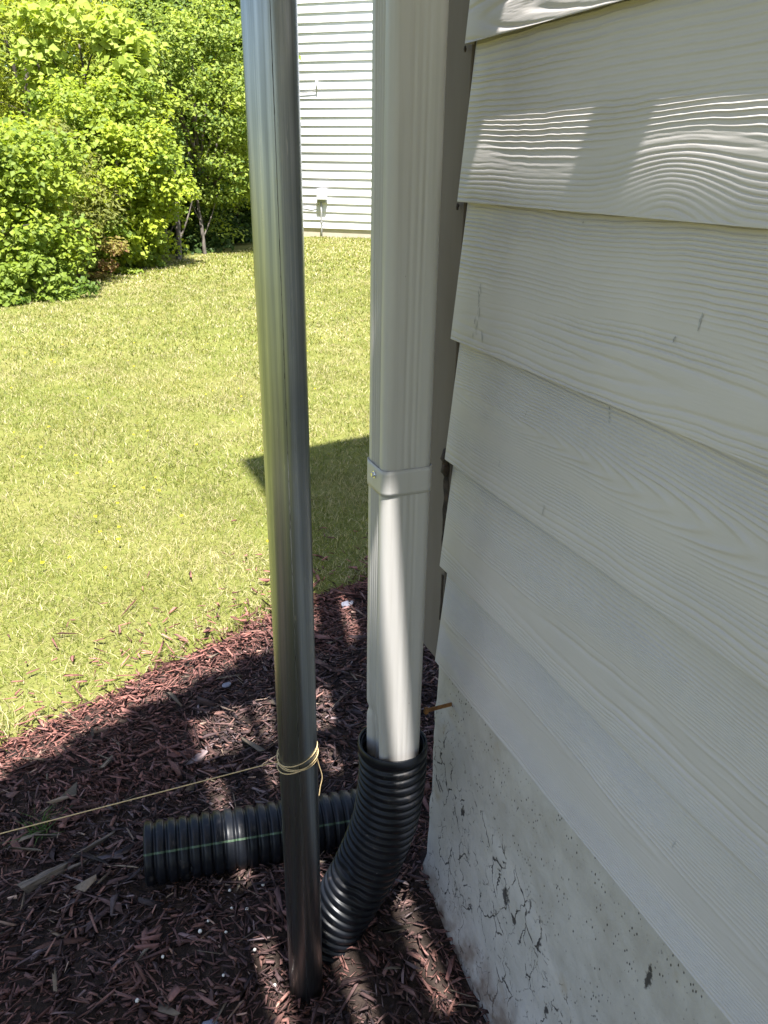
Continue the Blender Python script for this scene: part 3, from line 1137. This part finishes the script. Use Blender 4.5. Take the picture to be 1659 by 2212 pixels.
def tree(name, label, cat, base, zc, rad, nleaf, lsize, asp, c0, c1, seed, clump=0.32, nclump=None, trunk_r=0.05, top=None, droop=0.0, limbs=6, group=None):
    g = np.random.default_rng(seed)
    bx_, by_ = base
    bz = float(G(bx_, by_)) - 0.05
    root = thing(name, label, cat, (bx_, by_, bz), group)
    rx, ry, rz = rad
    cen = np.array([bx_, by_, zc])
    nc = nclump or int(max(18, nleaf / 110))
    d = g.normal(size=(nc, 3))
    d /= np.linalg.norm(d, axis=1)[:, None]
    rho = g.uniform(0.30, 1.0, nc) ** 0.55
    wob = 0.72 + 0.5 * fnoise(d[:, 0] * 1.8 + 9, d[:, 1] * 1.8 + d[:, 2] * 2 + seed, seed, 2)
    cc = cen + d * (rho * wob)[:, None] * np.array([rx, ry, rz])
    cs = clump * g.uniform(0.55, 1.35, nc)
    ci = g.integers(0, nc, nleaf)
    off = g.normal(size=(nleaf, 3))
    off /= np.linalg.norm(off, axis=1)[:, None]
    off *= (g.uniform(0.05, 1, nleaf) ** 0.5)[:, None]
    off[:, 2] *= 0.62
    L = cc[ci] + off * cs[ci][:, None]
    L[:, 2] -= droop * g.uniform(0, 1, nleaf) ** 2
    L[:, 2] = np.maximum(L[:, 2], bz + 0.07 + g.uniform(0, .05, nleaf))
    nr = off * 0.7 + g.normal(size=(nleaf, 3)) * 0.55 + np.array([-0.15, -0.55, 1.05])
    sz = lsize * g.uniform(0.55, 1.25, nleaf)
    tone = np.clip(0.5 + 0.35 * (g.uniform(size=nc)[ci] - 0.5) * 2 + g.normal(0, 0.16, nleaf), 0, 1)[:, None]
    col = (np.array(c0) * (1 - tone) + np.array(c1) * tone) * 1.02
    V, F, col4 = leaves(L, nr, sz, asp, col, seed + 1)
    mesh_np('crown', V, F, M['leaf'], root, False, col4)
    # trunk and limbs to some of the clumps
    Vs, Fs, o = [], [], 0
    tz = zc + rz * 0.35
    lean = g.normal(0, 0.06, 2)
    tp = np.array([[bx_, by_, bz - 0.1], [bx_ + lean[0], by_ + lean[1], bz + (tz - bz) * 0.35],
                   [bx_ + lean[0] * 2.2, by_ + lean[1] * 2, bz + (tz - bz) * 0.7], [bx_ + lean[0] * 3, by_ + lean[1] * 3, tz]])
    tp = catmull(tp, 6)
    v, f = tube_arrays(tp, np.linspace(trunk_r, trunk_r * 0.3, len(tp)), 9)
    allV, allF = [v], [x for x in f]
    o = len(v)
    for q in g.choice(nc, min(limbs, nc), replace=False):
        k = g.integers(3, len(tp) - 3)
        mid = (tp[k] + cc[q]) / 2 + np.array([0, 0, 0.08 * rz])
        lp = catmull([tp[k], mid, cc[q]], 5)
        v, f = tube_arrays(lp, np.linspace(trunk_r * 0.42, trunk_r * 0.10, len(lp)), 6)
        allV.append(v)
        allF += [x + o for x in f]
        o += len(v)
    mesh_np('trunk', np.vstack(allV), allF, M['bark'], root, True)
    fix_parent(root)
    return root


YG0, YG1 = (0.11, 0.175, 0.020), (0.34, 0.40, 0.042)
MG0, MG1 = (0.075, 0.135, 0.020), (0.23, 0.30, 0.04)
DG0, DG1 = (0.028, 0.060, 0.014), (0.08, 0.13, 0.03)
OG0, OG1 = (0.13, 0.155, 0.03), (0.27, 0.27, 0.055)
tree('broadleaf_shrub', 'yellow-green broadleaf shrub at the far left edge of the lawn', 'shrub', (-0.55, 10.5), 0.75, (1.15, 1.0, 1.35), 20000, 0.072, 0.8, YG0, YG1, 21, 0.30, trunk_r=0.04)
tree('maple_bush', 'large bright green maple bush, rounded, in the middle of the left thicket', 'bush', (0.95, 12.95), 0.95, (1.35, 1.1, 1.5), 34000, 0.070, 0.85, YG0, (0.37, 0.43, 0.04), 22, 0.30, trunk_r=0.05)
tree('willow_tree', 'fine-leaved willow rising at the upper left behind the shrubs', 'tree', (-0.1, 15.7), 2.7, (2.3, 1.6, 2.5), 34000, 0.125, 0.24, (0.18, 0.23, 0.03), (0.42, 0.45, 0.07), 23, 0.48, trunk_r=0.09, droop=0.3)
tree('tulip_sapling', 'sapling with large pale leaves standing behind the bright maple bush', 'sapling', (1.15, 14.0), 2.45, (0.95, 0.8, 1.3), 5000, 0.13, 0.9, MG1, (0.38, 0.44, 0.08), 24, 0.40, trunk_r=0.04)
tree('elm_tree', 'small-leaved dense tree just left of the steel pole, dark beneath', 'tree', (2.75, 15.5), 2.15, (1.75, 1.4, 1.95), 32000, 0.078, 0.6, MG0, (0.34, 0.40, 0.06), 25, 0.40, trunk_r=0.07, limbs=14)
tree('tall_poplar', 'tall loose large-leaved tree behind the thicket at the top beside the pole', 'tree', (3.55, 18.4), 4.3, (1.7, 1.6, 2.8), 9500, 0.18, 0.8, MG0, (0.32, 0.39, 0.06), 26, 0.55, trunk_r=0.10, limbs=14)
tree('gum_tree', 'green broadleaf tree mostly hidden behind the steel pole', 'tree', (3.8, 17.3), 2.1, (0.95, 1.1, 2.2), 11000, 0.12, 0.8, MG0, (0.25, 0.32, 0.05), 27, 0.42, trunk_r=0.07)
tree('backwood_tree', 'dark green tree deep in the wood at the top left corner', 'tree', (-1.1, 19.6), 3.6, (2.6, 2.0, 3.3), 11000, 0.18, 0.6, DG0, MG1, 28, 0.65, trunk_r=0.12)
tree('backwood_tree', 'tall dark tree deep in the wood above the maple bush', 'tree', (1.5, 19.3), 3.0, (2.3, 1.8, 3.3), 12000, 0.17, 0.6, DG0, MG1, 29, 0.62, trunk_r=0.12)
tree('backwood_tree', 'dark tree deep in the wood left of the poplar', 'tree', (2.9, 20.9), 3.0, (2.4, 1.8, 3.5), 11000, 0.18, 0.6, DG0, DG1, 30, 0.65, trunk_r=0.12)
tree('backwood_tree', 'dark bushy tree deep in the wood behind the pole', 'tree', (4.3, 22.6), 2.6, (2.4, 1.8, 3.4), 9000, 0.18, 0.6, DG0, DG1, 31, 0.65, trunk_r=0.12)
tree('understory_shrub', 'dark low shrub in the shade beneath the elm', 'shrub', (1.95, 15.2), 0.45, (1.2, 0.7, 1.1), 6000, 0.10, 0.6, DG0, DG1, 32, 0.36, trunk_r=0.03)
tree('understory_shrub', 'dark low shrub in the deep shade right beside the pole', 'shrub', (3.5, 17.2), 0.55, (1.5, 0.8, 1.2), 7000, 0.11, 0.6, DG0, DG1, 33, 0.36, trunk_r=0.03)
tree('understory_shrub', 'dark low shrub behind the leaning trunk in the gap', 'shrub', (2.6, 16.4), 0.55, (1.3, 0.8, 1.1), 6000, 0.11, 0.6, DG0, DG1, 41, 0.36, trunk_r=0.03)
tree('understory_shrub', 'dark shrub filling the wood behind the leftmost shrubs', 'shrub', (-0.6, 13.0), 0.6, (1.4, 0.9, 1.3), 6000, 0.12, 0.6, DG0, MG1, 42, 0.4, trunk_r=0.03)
tree('weedy_plant', 'knee-high leafy plant at the lawn edge below the maple bush', 'plant', (0.95, 12.0), 0.10, (0.38, 0.28, 0.45), 1300, 0.075, 0.7, YG0, YG1, 34, 0.16, trunk_r=0.012)
tree('weedy_plant', 'small bright leafy plant at the lawn edge near the dark gap', 'plant', (1.35, 12.6), 0.06, (0.36, 0.26, 0.36), 900, 0.075, 0.7, YG0, YG1, 35, 0.14, trunk_r=0.012)
tree('bramble', 'low olive and reddish bramble at the lawn edge on the left', 'bramble', (0.38, 11.25), 0.10, (0.6, 0.4, 0.6), 2600, 0.06, 0.65, (0.20, 0.10, 0.05), OG1, 36, 0.18, trunk_r=0.012)
tree('bramble', 'low dark green bramble at the lower left corner of the thicket', 'bramble', (-0.10, 9.6), -0.02, (0.55, 0.4, 0.5), 2400, 0.07, 0.65, MG0, MG1, 37, 0.18, trunk_r=0.012)
tree('olive_shrub', 'olive-yellow feathery shrub between the left shrub and the maple bush', 'shrub', (0.40, 11.75), 0.65, (0.6, 0.5, 1.0), 5000, 0.085, 0.35, OG0, OG1, 38, 0.26, trunk_r=0.025)
# the wood beyond, one mass
g = np.random.default_rng(99)
n = 26000
a = g.uniform(-0.42, 0.30, n)
dist = g.uniform(25, 31, n)
hz = g.uniform(-0.6, 1, n)
hz = np.where(hz < 0, g.uniform(0, 0.5, n), hz)
x = np.sin(a) * dist
y = np.cos(a) * dist
top = 5.2 + 3.0 * (fnoise(x * 0.5, y * 0.15, 4, 3) - 0.5) * 2
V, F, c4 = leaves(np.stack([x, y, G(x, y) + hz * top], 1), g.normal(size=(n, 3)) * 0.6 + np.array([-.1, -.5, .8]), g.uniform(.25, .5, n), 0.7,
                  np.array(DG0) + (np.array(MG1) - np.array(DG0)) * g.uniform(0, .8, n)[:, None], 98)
tag(mesh_np('distant_wood', V, F, M['leaf'], None, False, c4), 'far-off green wood closing the view behind the thicket', 'wood', kind='stuff')


def bare_trunk(label, pts, r):
    root = thing('tree_trunk', label, 'tree trunk', pts[0])
    P = catmull(pts, 7)
    tube('trunk', P, np.linspace(r, r * 0.55, len(P)), M['bark'], root, 9)
    for k, (dx, dy) in ((5, (0.35, 0.1)), (9, (-0.3, 0.15))):
        k = min(k, len(P) - 2)
        tube('limb', catmull([P[k], P[k] + np.array([dx * .5, dy * .5, .35]), P[k] + np.array([dx, dy, .8])], 4), np.linspace(r * .4, r * .12, 9), M['bark'], root, 6)
    fix_parent(root)


for (lab, bx_, by_, lx, r_) in (('pale leaning trunk at the edge of the dark gap', 2.02, 13.6, 0.16, 0.05), ('slim straight trunk in the dark gap under the elm', 2.62, 14.5, -0.02, 0.035),
                                ('thin grey trunk left of the leaning one', 1.86, 13.7, 0.08, 0.03)):
    bz = float(G(bx_, by_)) - 0.1
    bare_trunk(lab, [(bx_, by_, bz), (bx_ + lx * .3, by_ + .1, bz + .5), (bx_ + lx * .6, by_ + .35, bz + 1.0), (bx_ + lx * 1.4, by_ + 1.1, bz + 2.3)], r_)

# leaf litter floor of the wood
g = np.random.default_rng(5)


# ------------------------------------------------------------------ grass
def blades(x, y, z, L, w, lean, col, seed):
    g = np.random.default_rng(seed)
    n = len(x)
    th = g.uniform(0, 2 * math.pi, n)
    ph = g.uniform(0, 2 * math.pi, n)
    dx, dy = np.cos(th), np.sin(th)
    wx, wy = np.cos(ph) * w / 2, np.sin(ph) * w / 2
    b = np.stack([x, y, z], 1)
    s = np.sin(lean)
    c = np.cos(lean)
    m = b + np.stack([dx * s * L * 0.5, dy * s * L * 0.5, c * L * 0.55], 1)
    e = b + np.stack([dx * np.minimum(s * 1.35, 1.2) * L, dy * np.minimum(s * 1.35, 1.2) * L, c * L * 0.92], 1)
    W = np.stack([wx, wy, np.zeros(n)], 1)
    V = np.stack([b - W, b + W, m + W * 0.85, m - W * 0.85, e], 1).reshape(-1, 3)
    i = np.arange(n) * 5
    F = [np.stack([i, i + 1, i + 2, i + 3], 1), np.stack([i + 3, i + 2, i + 4], 1)]
    return V, F, np.repeat(col, 5, 0)


def lawn_z(x, y):
    return G(x, y) + 0.012 * (fnoise(x * 3, y * 3, 9) - 0.5)


def sow(y0, y1, dens, seed):
    g = np.random.default_rng(seed)
    xm = y1 * 0.45 + 0.3
    n = int((xm + 0.9) * (y1 - y0) * dens)
    x = g.uniform(-0.9, xm, n)
    y = g.uniform(y0, y1, n)
    edge = bed_edge(x) + 0.05 * (fnoise(x * 7, y * 7, 3) - 0.5) + 0.03 * g.normal(size=n)
    clump = fnoise(x * 6, y * 6, 40, 3)
    keep = (y > edge) & (x < y * 0.46 + 0.25) & (g.uniform(size=n) < 0.5 + 0.9 * sstep(0.30, 0.60, clump))
    # stop where the wood begins
    tl = np.interp(y, [0, 8.8, 11, 12.3, 15.2, 19], [-9, -0.75, 0.1, 1.0, 3.35, 6.3])
    keep &= x > tl
    return x[keep], y[keep]


def grass_col(x, y, g):
    n = len(x)
    big = fnoise(x * 0.9 + 3, y * 0.9, 51, 3)
    mid = fnoise(x * 4.5, y * 4.5, 52, 2)
    straw = np.clip(sstep(0.38, 0.66, 0.5 * big + 0.5 * mid) * 0.9 + 0.08, 0, 1)
    u = g.uniform(size=n)
    c = np.empty((n, 3))
    v = g.uniform(0.7, 1.25, n)[:, None]
    gr = np.array([0.178, 0.208, 0.040]) * (1 - mid[:, None] * 0.25)
    yl = np.array([0.285, 0.275, 0.068])
    stw = np.array([0.47, 0.405, 0.225])
    c[:] = gr
    c[u < 0.40 + 0.15 * straw] = yl
    c[u < 0.14 + 0.38 * straw] = stw
    return c * v * (0.80 + 0.40 * fnoise(x * 2.2, y * 2.2, 57, 3))[:, None]


parts = []
for (y0, y1, dens, L, w, sd) in ((1.6, 3.2, 24000, 0.030, 0.0021, 61), (3.2, 6.0, 10000, 0.032, 0.0034, 62), (6.0, 10.5, 3400, 0.036, 0.0065, 63), (10.5, 19, 950, 0.046, 0.014, 64)):
    g = np.random.default_rng(sd)
    x, y = sow(y0, y1, dens, sd)
    n = len(x)
    LL = L * g.uniform(0.5, 1.3, n)
    parts.append(blades(x, y, lawn_z(x, y) - 0.004, LL, w * g.uniform(0.6, 1.3, n), np.clip(g.normal(0.75, 0.35, n), 0.05, 1.45), grass_col(x, y, g), sd + 5))
o, VV, FF, CC = 0, [], [], []
for V, F, c in parts:
    VV.append(V)
    CC.append(c)
    FF += [f + o for f in F]
    o += len(V)
gr = mesh_np('grass', np.vstack(VV), FF, M['grass'], None, False, np.vstack(CC))
tag(gr, 'short mown grass, green mixed with dry straw, covering the lawn', 'grass', kind='stuff')

# yellow flowers dotted in the lawn
g = np.random.default_rng(70)
n = 70
y = g.uniform(2.4, 7.5, n)
x = -0.4 + g.uniform(0, 1, n) ** 1.6 * (y * 0.42)
cl = np.zeros((n, 3)) + np.array([0.72, 0.52, 0.02])
V, F, c4 = leaves(np.stack([x, y, lawn_z(x, y) + 0.04], 1), np.tile([0, -0.2, 1.0], (n, 1)), g.uniform(0.012, 0.02, n), 0.9, cl, 71)
fl = mesh_np('lawn_flowers', V, F, M['leaf'], None, False, c4)
tag(fl, 'tiny yellow flowers dotted through the sunlit lawn', 'flowers', kind='stuff')


# ------------------------------------------------------------------ mulch
def chips(x, y, z, L, w, h, yaw, pitch, roll, col, seed):
    g = np.random.default_rng(seed)
    n = len(x)
    # tapered, slightly skewed sliver
    base = np.array([[-.5, -.35, -.5], [.5, -.3, -.5], [.5, .3, -.5], [-.5, .35, -.5], [-.46, -.3, .5], [.45, -.22, .5], [.47, .26, .5], [-.45, .3, .5]])
    V = np.repeat(base[None], n, 0) + g.uniform(-.18, .18, (n, 8, 3))
    taper = g.uniform(0.25, 1.0, n)
    V[:, [1, 2, 5, 6], 1] *= taper[:, None]
    V = V * np.stack([L, w, h], 1)[:, None, :]
    bend = g.normal(0, 0.16, n)
    V[..., 1] += bend[:, None] * (V[..., 0] ** 2) / L[:, None] * 4
    cy, sy = np.cos(yaw), np.sin(yaw)
    cp, sp_ = np.cos(pitch), np.sin(pitch)
    cr, sr = np.cos(roll), np.sin(roll)
    X, Y_, Z_ = V[..., 0], V[..., 1], V[..., 2]
    Y2 = Y_ * cr[:, None] - Z_ * sr[:, None]
    Z2 = Y_ * sr[:, None] + Z_ * cr[:, None]
    X2 = X * cp[:, None] - Z2 * sp_[:, None]
    Z3 = X * sp_[:, None] + Z2 * cp[:, None]
    V = np.stack([x[:, None] + X2 * cy[:, None] - Y2 * sy[:, None], y[:, None] + X2 * sy[:, None] + Y2 * cy[:, None], z[:, None] + Z3], -1)
    F = (np.arange(n)[:, None, None] * 8 + BOXF[None]).reshape(-1, 4)
    return V.reshape(-1, 3), F, np.repeat(col, 8, 0)


def clear_of_things(x, y, m=0.0):
    ok = np.hypot(x - PXY[0], y - PXY[1]) > PR + 0.003 + m
    ok &= (x < 0.512 - m) | (y > 1.01 + m)
    t_ = (np.stack([x, y], 1) - A0[:2]) @ (A1 - A0)[:2] / ((A1 - A0)[:2] @ (A1 - A0)[:2])
    perp = np.abs((x - A0[0]) * (A1 - A0)[1] - (y - A0[1]) * (A1 - A0)[0]) / np.linalg.norm((A1 - A0)[:2])
    ok &= ~((t_ > -0.03 - m) & (t_ < 1.0) & (perp < 0.040 + m))
    ok &= np.hypot(x - 0.318, y - 0.957) > 0.052 + m
    return ok


def chip_cols(x, y, g):
    n = len(x)
    pal = np.array([[0.070, 0.044, 0.040], [0.110, 0.068, 0.058], [0.16, 0.090, 0.070], [0.045, 0.033, 0.033], [0.15, 0.12, 0.115], [0.30, 0.23, 0.17]])
    w = np.array([0.31, 0.26, 0.14, 0.20, 0.07, 0.02])
    c = pal[g.choice(6, n, p=w)]
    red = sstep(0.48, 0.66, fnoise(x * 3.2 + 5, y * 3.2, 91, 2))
    red = np.maximum(red * 0.42, sstep(0.30, 0.05, bed_edge(x) - y) * 0.8)[:, None]  # random red patches, plus a sunlit band by the lawn put into the colour
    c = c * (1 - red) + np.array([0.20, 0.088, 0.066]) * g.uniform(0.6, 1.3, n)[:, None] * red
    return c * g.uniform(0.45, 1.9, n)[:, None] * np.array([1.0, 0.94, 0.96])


cp = []
for (n0, Lm, wm, hm, zoff, tilt, sd) in ((19000, 0.011, 0.0028, 0.0016, 0.006, 0.35, 81), (15000, 0.018, 0.0034, 0.0019, 0.012, 0.28, 82), (3800, 0.032, 0.0052, 0.0028, 0.017, 0.20, 83),
                                         (16000, 0.017, 0.0015, 0.0009, 0.020, 0.30, 84), (3500, 0.014, 0.0075, 0.0022, 0.014, 0.30, 85)):
    g = np.random.default_rng(sd)
    x = g.uniform(-0.55, 1.25, n0)
    y = g.uniform(0.5, 2.35, n0)
    e = bed_edge(x) + 0.04 * (fnoise(x * 8, y * 8, 12) - 0.5) - y
    keep = (e > -0.015 + 0.03 * g.normal(size=n0)) & clear_of_things(x, y, 0.018 if Lm > 0.03 else 0.0)
    dirt = (x > 0.30) & (y < 0.98) & (x < 0.6)
    keep &= ~dirt | (g.uniform(size=n0) < (0.85 if Lm < 0.02 else 0.45))
    x, y = x[keep], y[keep]
    n = len(x)
    L = np.clip(Lm * g.lognormal(0, 0.42, n), 0.006, 0.11)
    w = wm * g.uniform(0.5, 1.6, n)
    h = hm * g.uniform(0.6, 1.5, n)
    z = bed_z(x, y) + zoff * g.uniform(0.1, 1.25, n)
    yaw = g.uniform(0, math.pi, n) * 0.75 + fnoise(x * 5, y * 5, 14, 2) * math.pi
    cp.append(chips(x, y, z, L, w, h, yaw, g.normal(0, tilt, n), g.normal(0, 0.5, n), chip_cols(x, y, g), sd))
# strays out in the grass
g = np.random.default_rng(88)
n = 260
x = g.uniform(-0.5, 1.0, n)
y = bed_edge(x) + g.exponential(0.12, n)
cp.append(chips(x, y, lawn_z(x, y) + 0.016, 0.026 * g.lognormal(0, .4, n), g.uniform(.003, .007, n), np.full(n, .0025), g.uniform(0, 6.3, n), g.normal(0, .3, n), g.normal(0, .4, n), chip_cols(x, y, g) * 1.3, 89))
# pale straw and rootlets
g = np.random.default_rng(90)
n = 260
x = g.uniform(-0.5, 1.1, n)
y = g.uniform(0.6, 2.1, n)
k = (y < bed_edge(x)) & clear_of_things(x, y, 0.03)
x, y = x[k], y[k]
n = len(x)
cp.append(chips(x, y, bed_z(x, y) + g.uniform(.012, .026, n), 0.045 * g.lognormal(0, .4, n), np.full(n, .0012), np.full(n, .0010), g.uniform(0, 6.3, n), g.normal(0, .18, n), g.normal(0, .4, n),
                np.tile([0.22, 0.17, 0.12], (n, 1)) * g.uniform(.6, 1.2, n)[:, None], 91))
o, VV, FF, CC = 0, [], [], []
for V, F, c in cp:
    VV.append(V)
    CC.append(c)
    FF.append(F + o)
    o += len(V)
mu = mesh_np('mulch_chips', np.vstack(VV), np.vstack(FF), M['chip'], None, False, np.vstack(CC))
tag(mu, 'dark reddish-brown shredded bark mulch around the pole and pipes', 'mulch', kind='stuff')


# single pieces that stand out on the mulch
def lump_obj(name, label, cat, x, y, rx, ry, rz, mat, seed, yaw=0.0, lift=0.012, group=None, seg=9, flat=False):
    g = np.random.default_rng(seed)
    V, F = [], []
    nr = 6
    for i in range(nr):
        th = math.pi * (i + 0.02) / (nr - 0.96)
        for j in range(seg):
            ph_ = 2 * math.pi * j / seg
            q = 1 + g.uniform(-.16, .16)
            V.append((rx * q * math.sin(th) * math.cos(ph_), ry * q * math.sin(th) * math.sin(ph_), rz * math.cos(th) * (1 if not flat else min(1, 1.1))))
    for i in range(nr - 1):
        for j in range(seg):
            F.append((i * seg + j, (i + 1) * seg + j, (i + 1) * seg + (j + 1) % seg, i * seg + (j + 1) % seg))
    F.append(tuple(range(seg)))
    F.append(tuple(range((nr - 1) * seg, nr * seg))[::-1])
    o = MB().add(V, F).build(name, mat, None, not flat)
    o.location = (x, y, float(bed_z(x, y)) + lift + rz * 0.5)
    o.rotation_euler = (g.uniform(-.2, .2), g.uniform(-.2, .2), yaw)
    return tag(o, label, cat, group)


lump_obj('flat_stone', 'flat blue-grey stone on the mulch at the bottom, left of the pole foot', 'stone', 0.068, 0.862, 0.024, 0.018, 0.007, M['stone'], 1, 0.4, flat=True)
lump_obj('flat_stone', 'small pale grey stone on the shaded mulch left of the pole, near the lawn', 'stone', 0.2824, 1.71, 0.017, 0.011, 0.004, M['stone'], 2, 1.0, flat=True)
lump_obj('flat_stone', 'small grey stone on the mulch between pole and downspout', 'stone', 0.721, 1.997, 0.022, 0.014, 0.006, M['stone'], 3, 0.2, flat=True)
for i, (px_, py_) in enumerate([(-0.03, 0.945), (0.105, 1.035), (0.088, 1.02), (0.13, 1.00), (0.15, 1.045), (0.175, 1.03), (0.215, 1.07), (0.02, 1.0), (0.11, 0.93), (0.17, 0.955), (0.19, 0.90), (0.155, 1.085)]):
    s = random.Random(i).uniform(0.0022, 0.0040)
    lump_obj('pellet', 'tiny round white pellet lying on the dark mulch', 'pellet', px_, py_, s, s, s, M['pebble'], 40 + i, 0, 0.014, 'white pellets scattered on the mulch', 7)


def wood_piece(label, x, y, L, w, h, yaw, seed, mat):
    V, F, c = chips(np.array([0.]), np.array([0.]), np.array([0.]), np.array([L]), np.array([w]), np.array([h]), np.array([0.]), np.array([0.05]), np.array([0.2]), np.ones((1, 3)), seed)
    o = mesh_np('wood_piece', V, F, mat)
    m = o.modifiers.new('sub', 'SUBSURF')
    m.subdivision_type = 'SIMPLE'
    m.levels = m.render_levels = 3
    tx = bpy.data.textures.new('splinter%d' % seed, 'CLOUDS')
    tx.noise_scale = 0.012
    ds_ = o.modifiers.new('rough', 'DISPLACE')
    ds_.texture = tx
    ds_.strength = 0.005
    o.location = (x, y, float(bed_z(x, y)) + 0.018)
    o.rotation_euler = (0, 0, yaw)
    return tag(o, label, 'wood chunk')


wood_piece('pale split chunk of wood on the mulch at the left edge', -0.165, 1.245, 0.085, 0.024, 0.013, 0.3, 5, M['split'])
wood_piece('long grey-brown stick of mulch left of the loose drain pipe', -0.07, 1.30, 0.075, 0.009, 0.007, 0.35, 6, M['split'])
wood_piece('grey stick of mulch lying just below the longer one on the left', -0.085, 1.268, 0.07, 0.010, 0.007, 0.12, 8, M['split'])

# weed tuft in the mulch
g = np.random.default_rng(95)
n = 34
x = -0.172 + g.normal(0, .010, n)
y = 1.395 + g.normal(0, .010, n)
V, F, c4 = blades(x, y, bed_z(x, y) + 0.005, g.uniform(.04, .085, n), np.full(n, .0026), np.clip(g.normal(.7, .3, n), .1, 1.3), np.tile([0.07, 0.13, 0.035], (n, 1)), 96)
tag(mesh_np('grass_tuft', V, F, M['grass'], None, False, c4), 'small green grass tuft sprouting from the mulch under the twine', 'grass tuft')
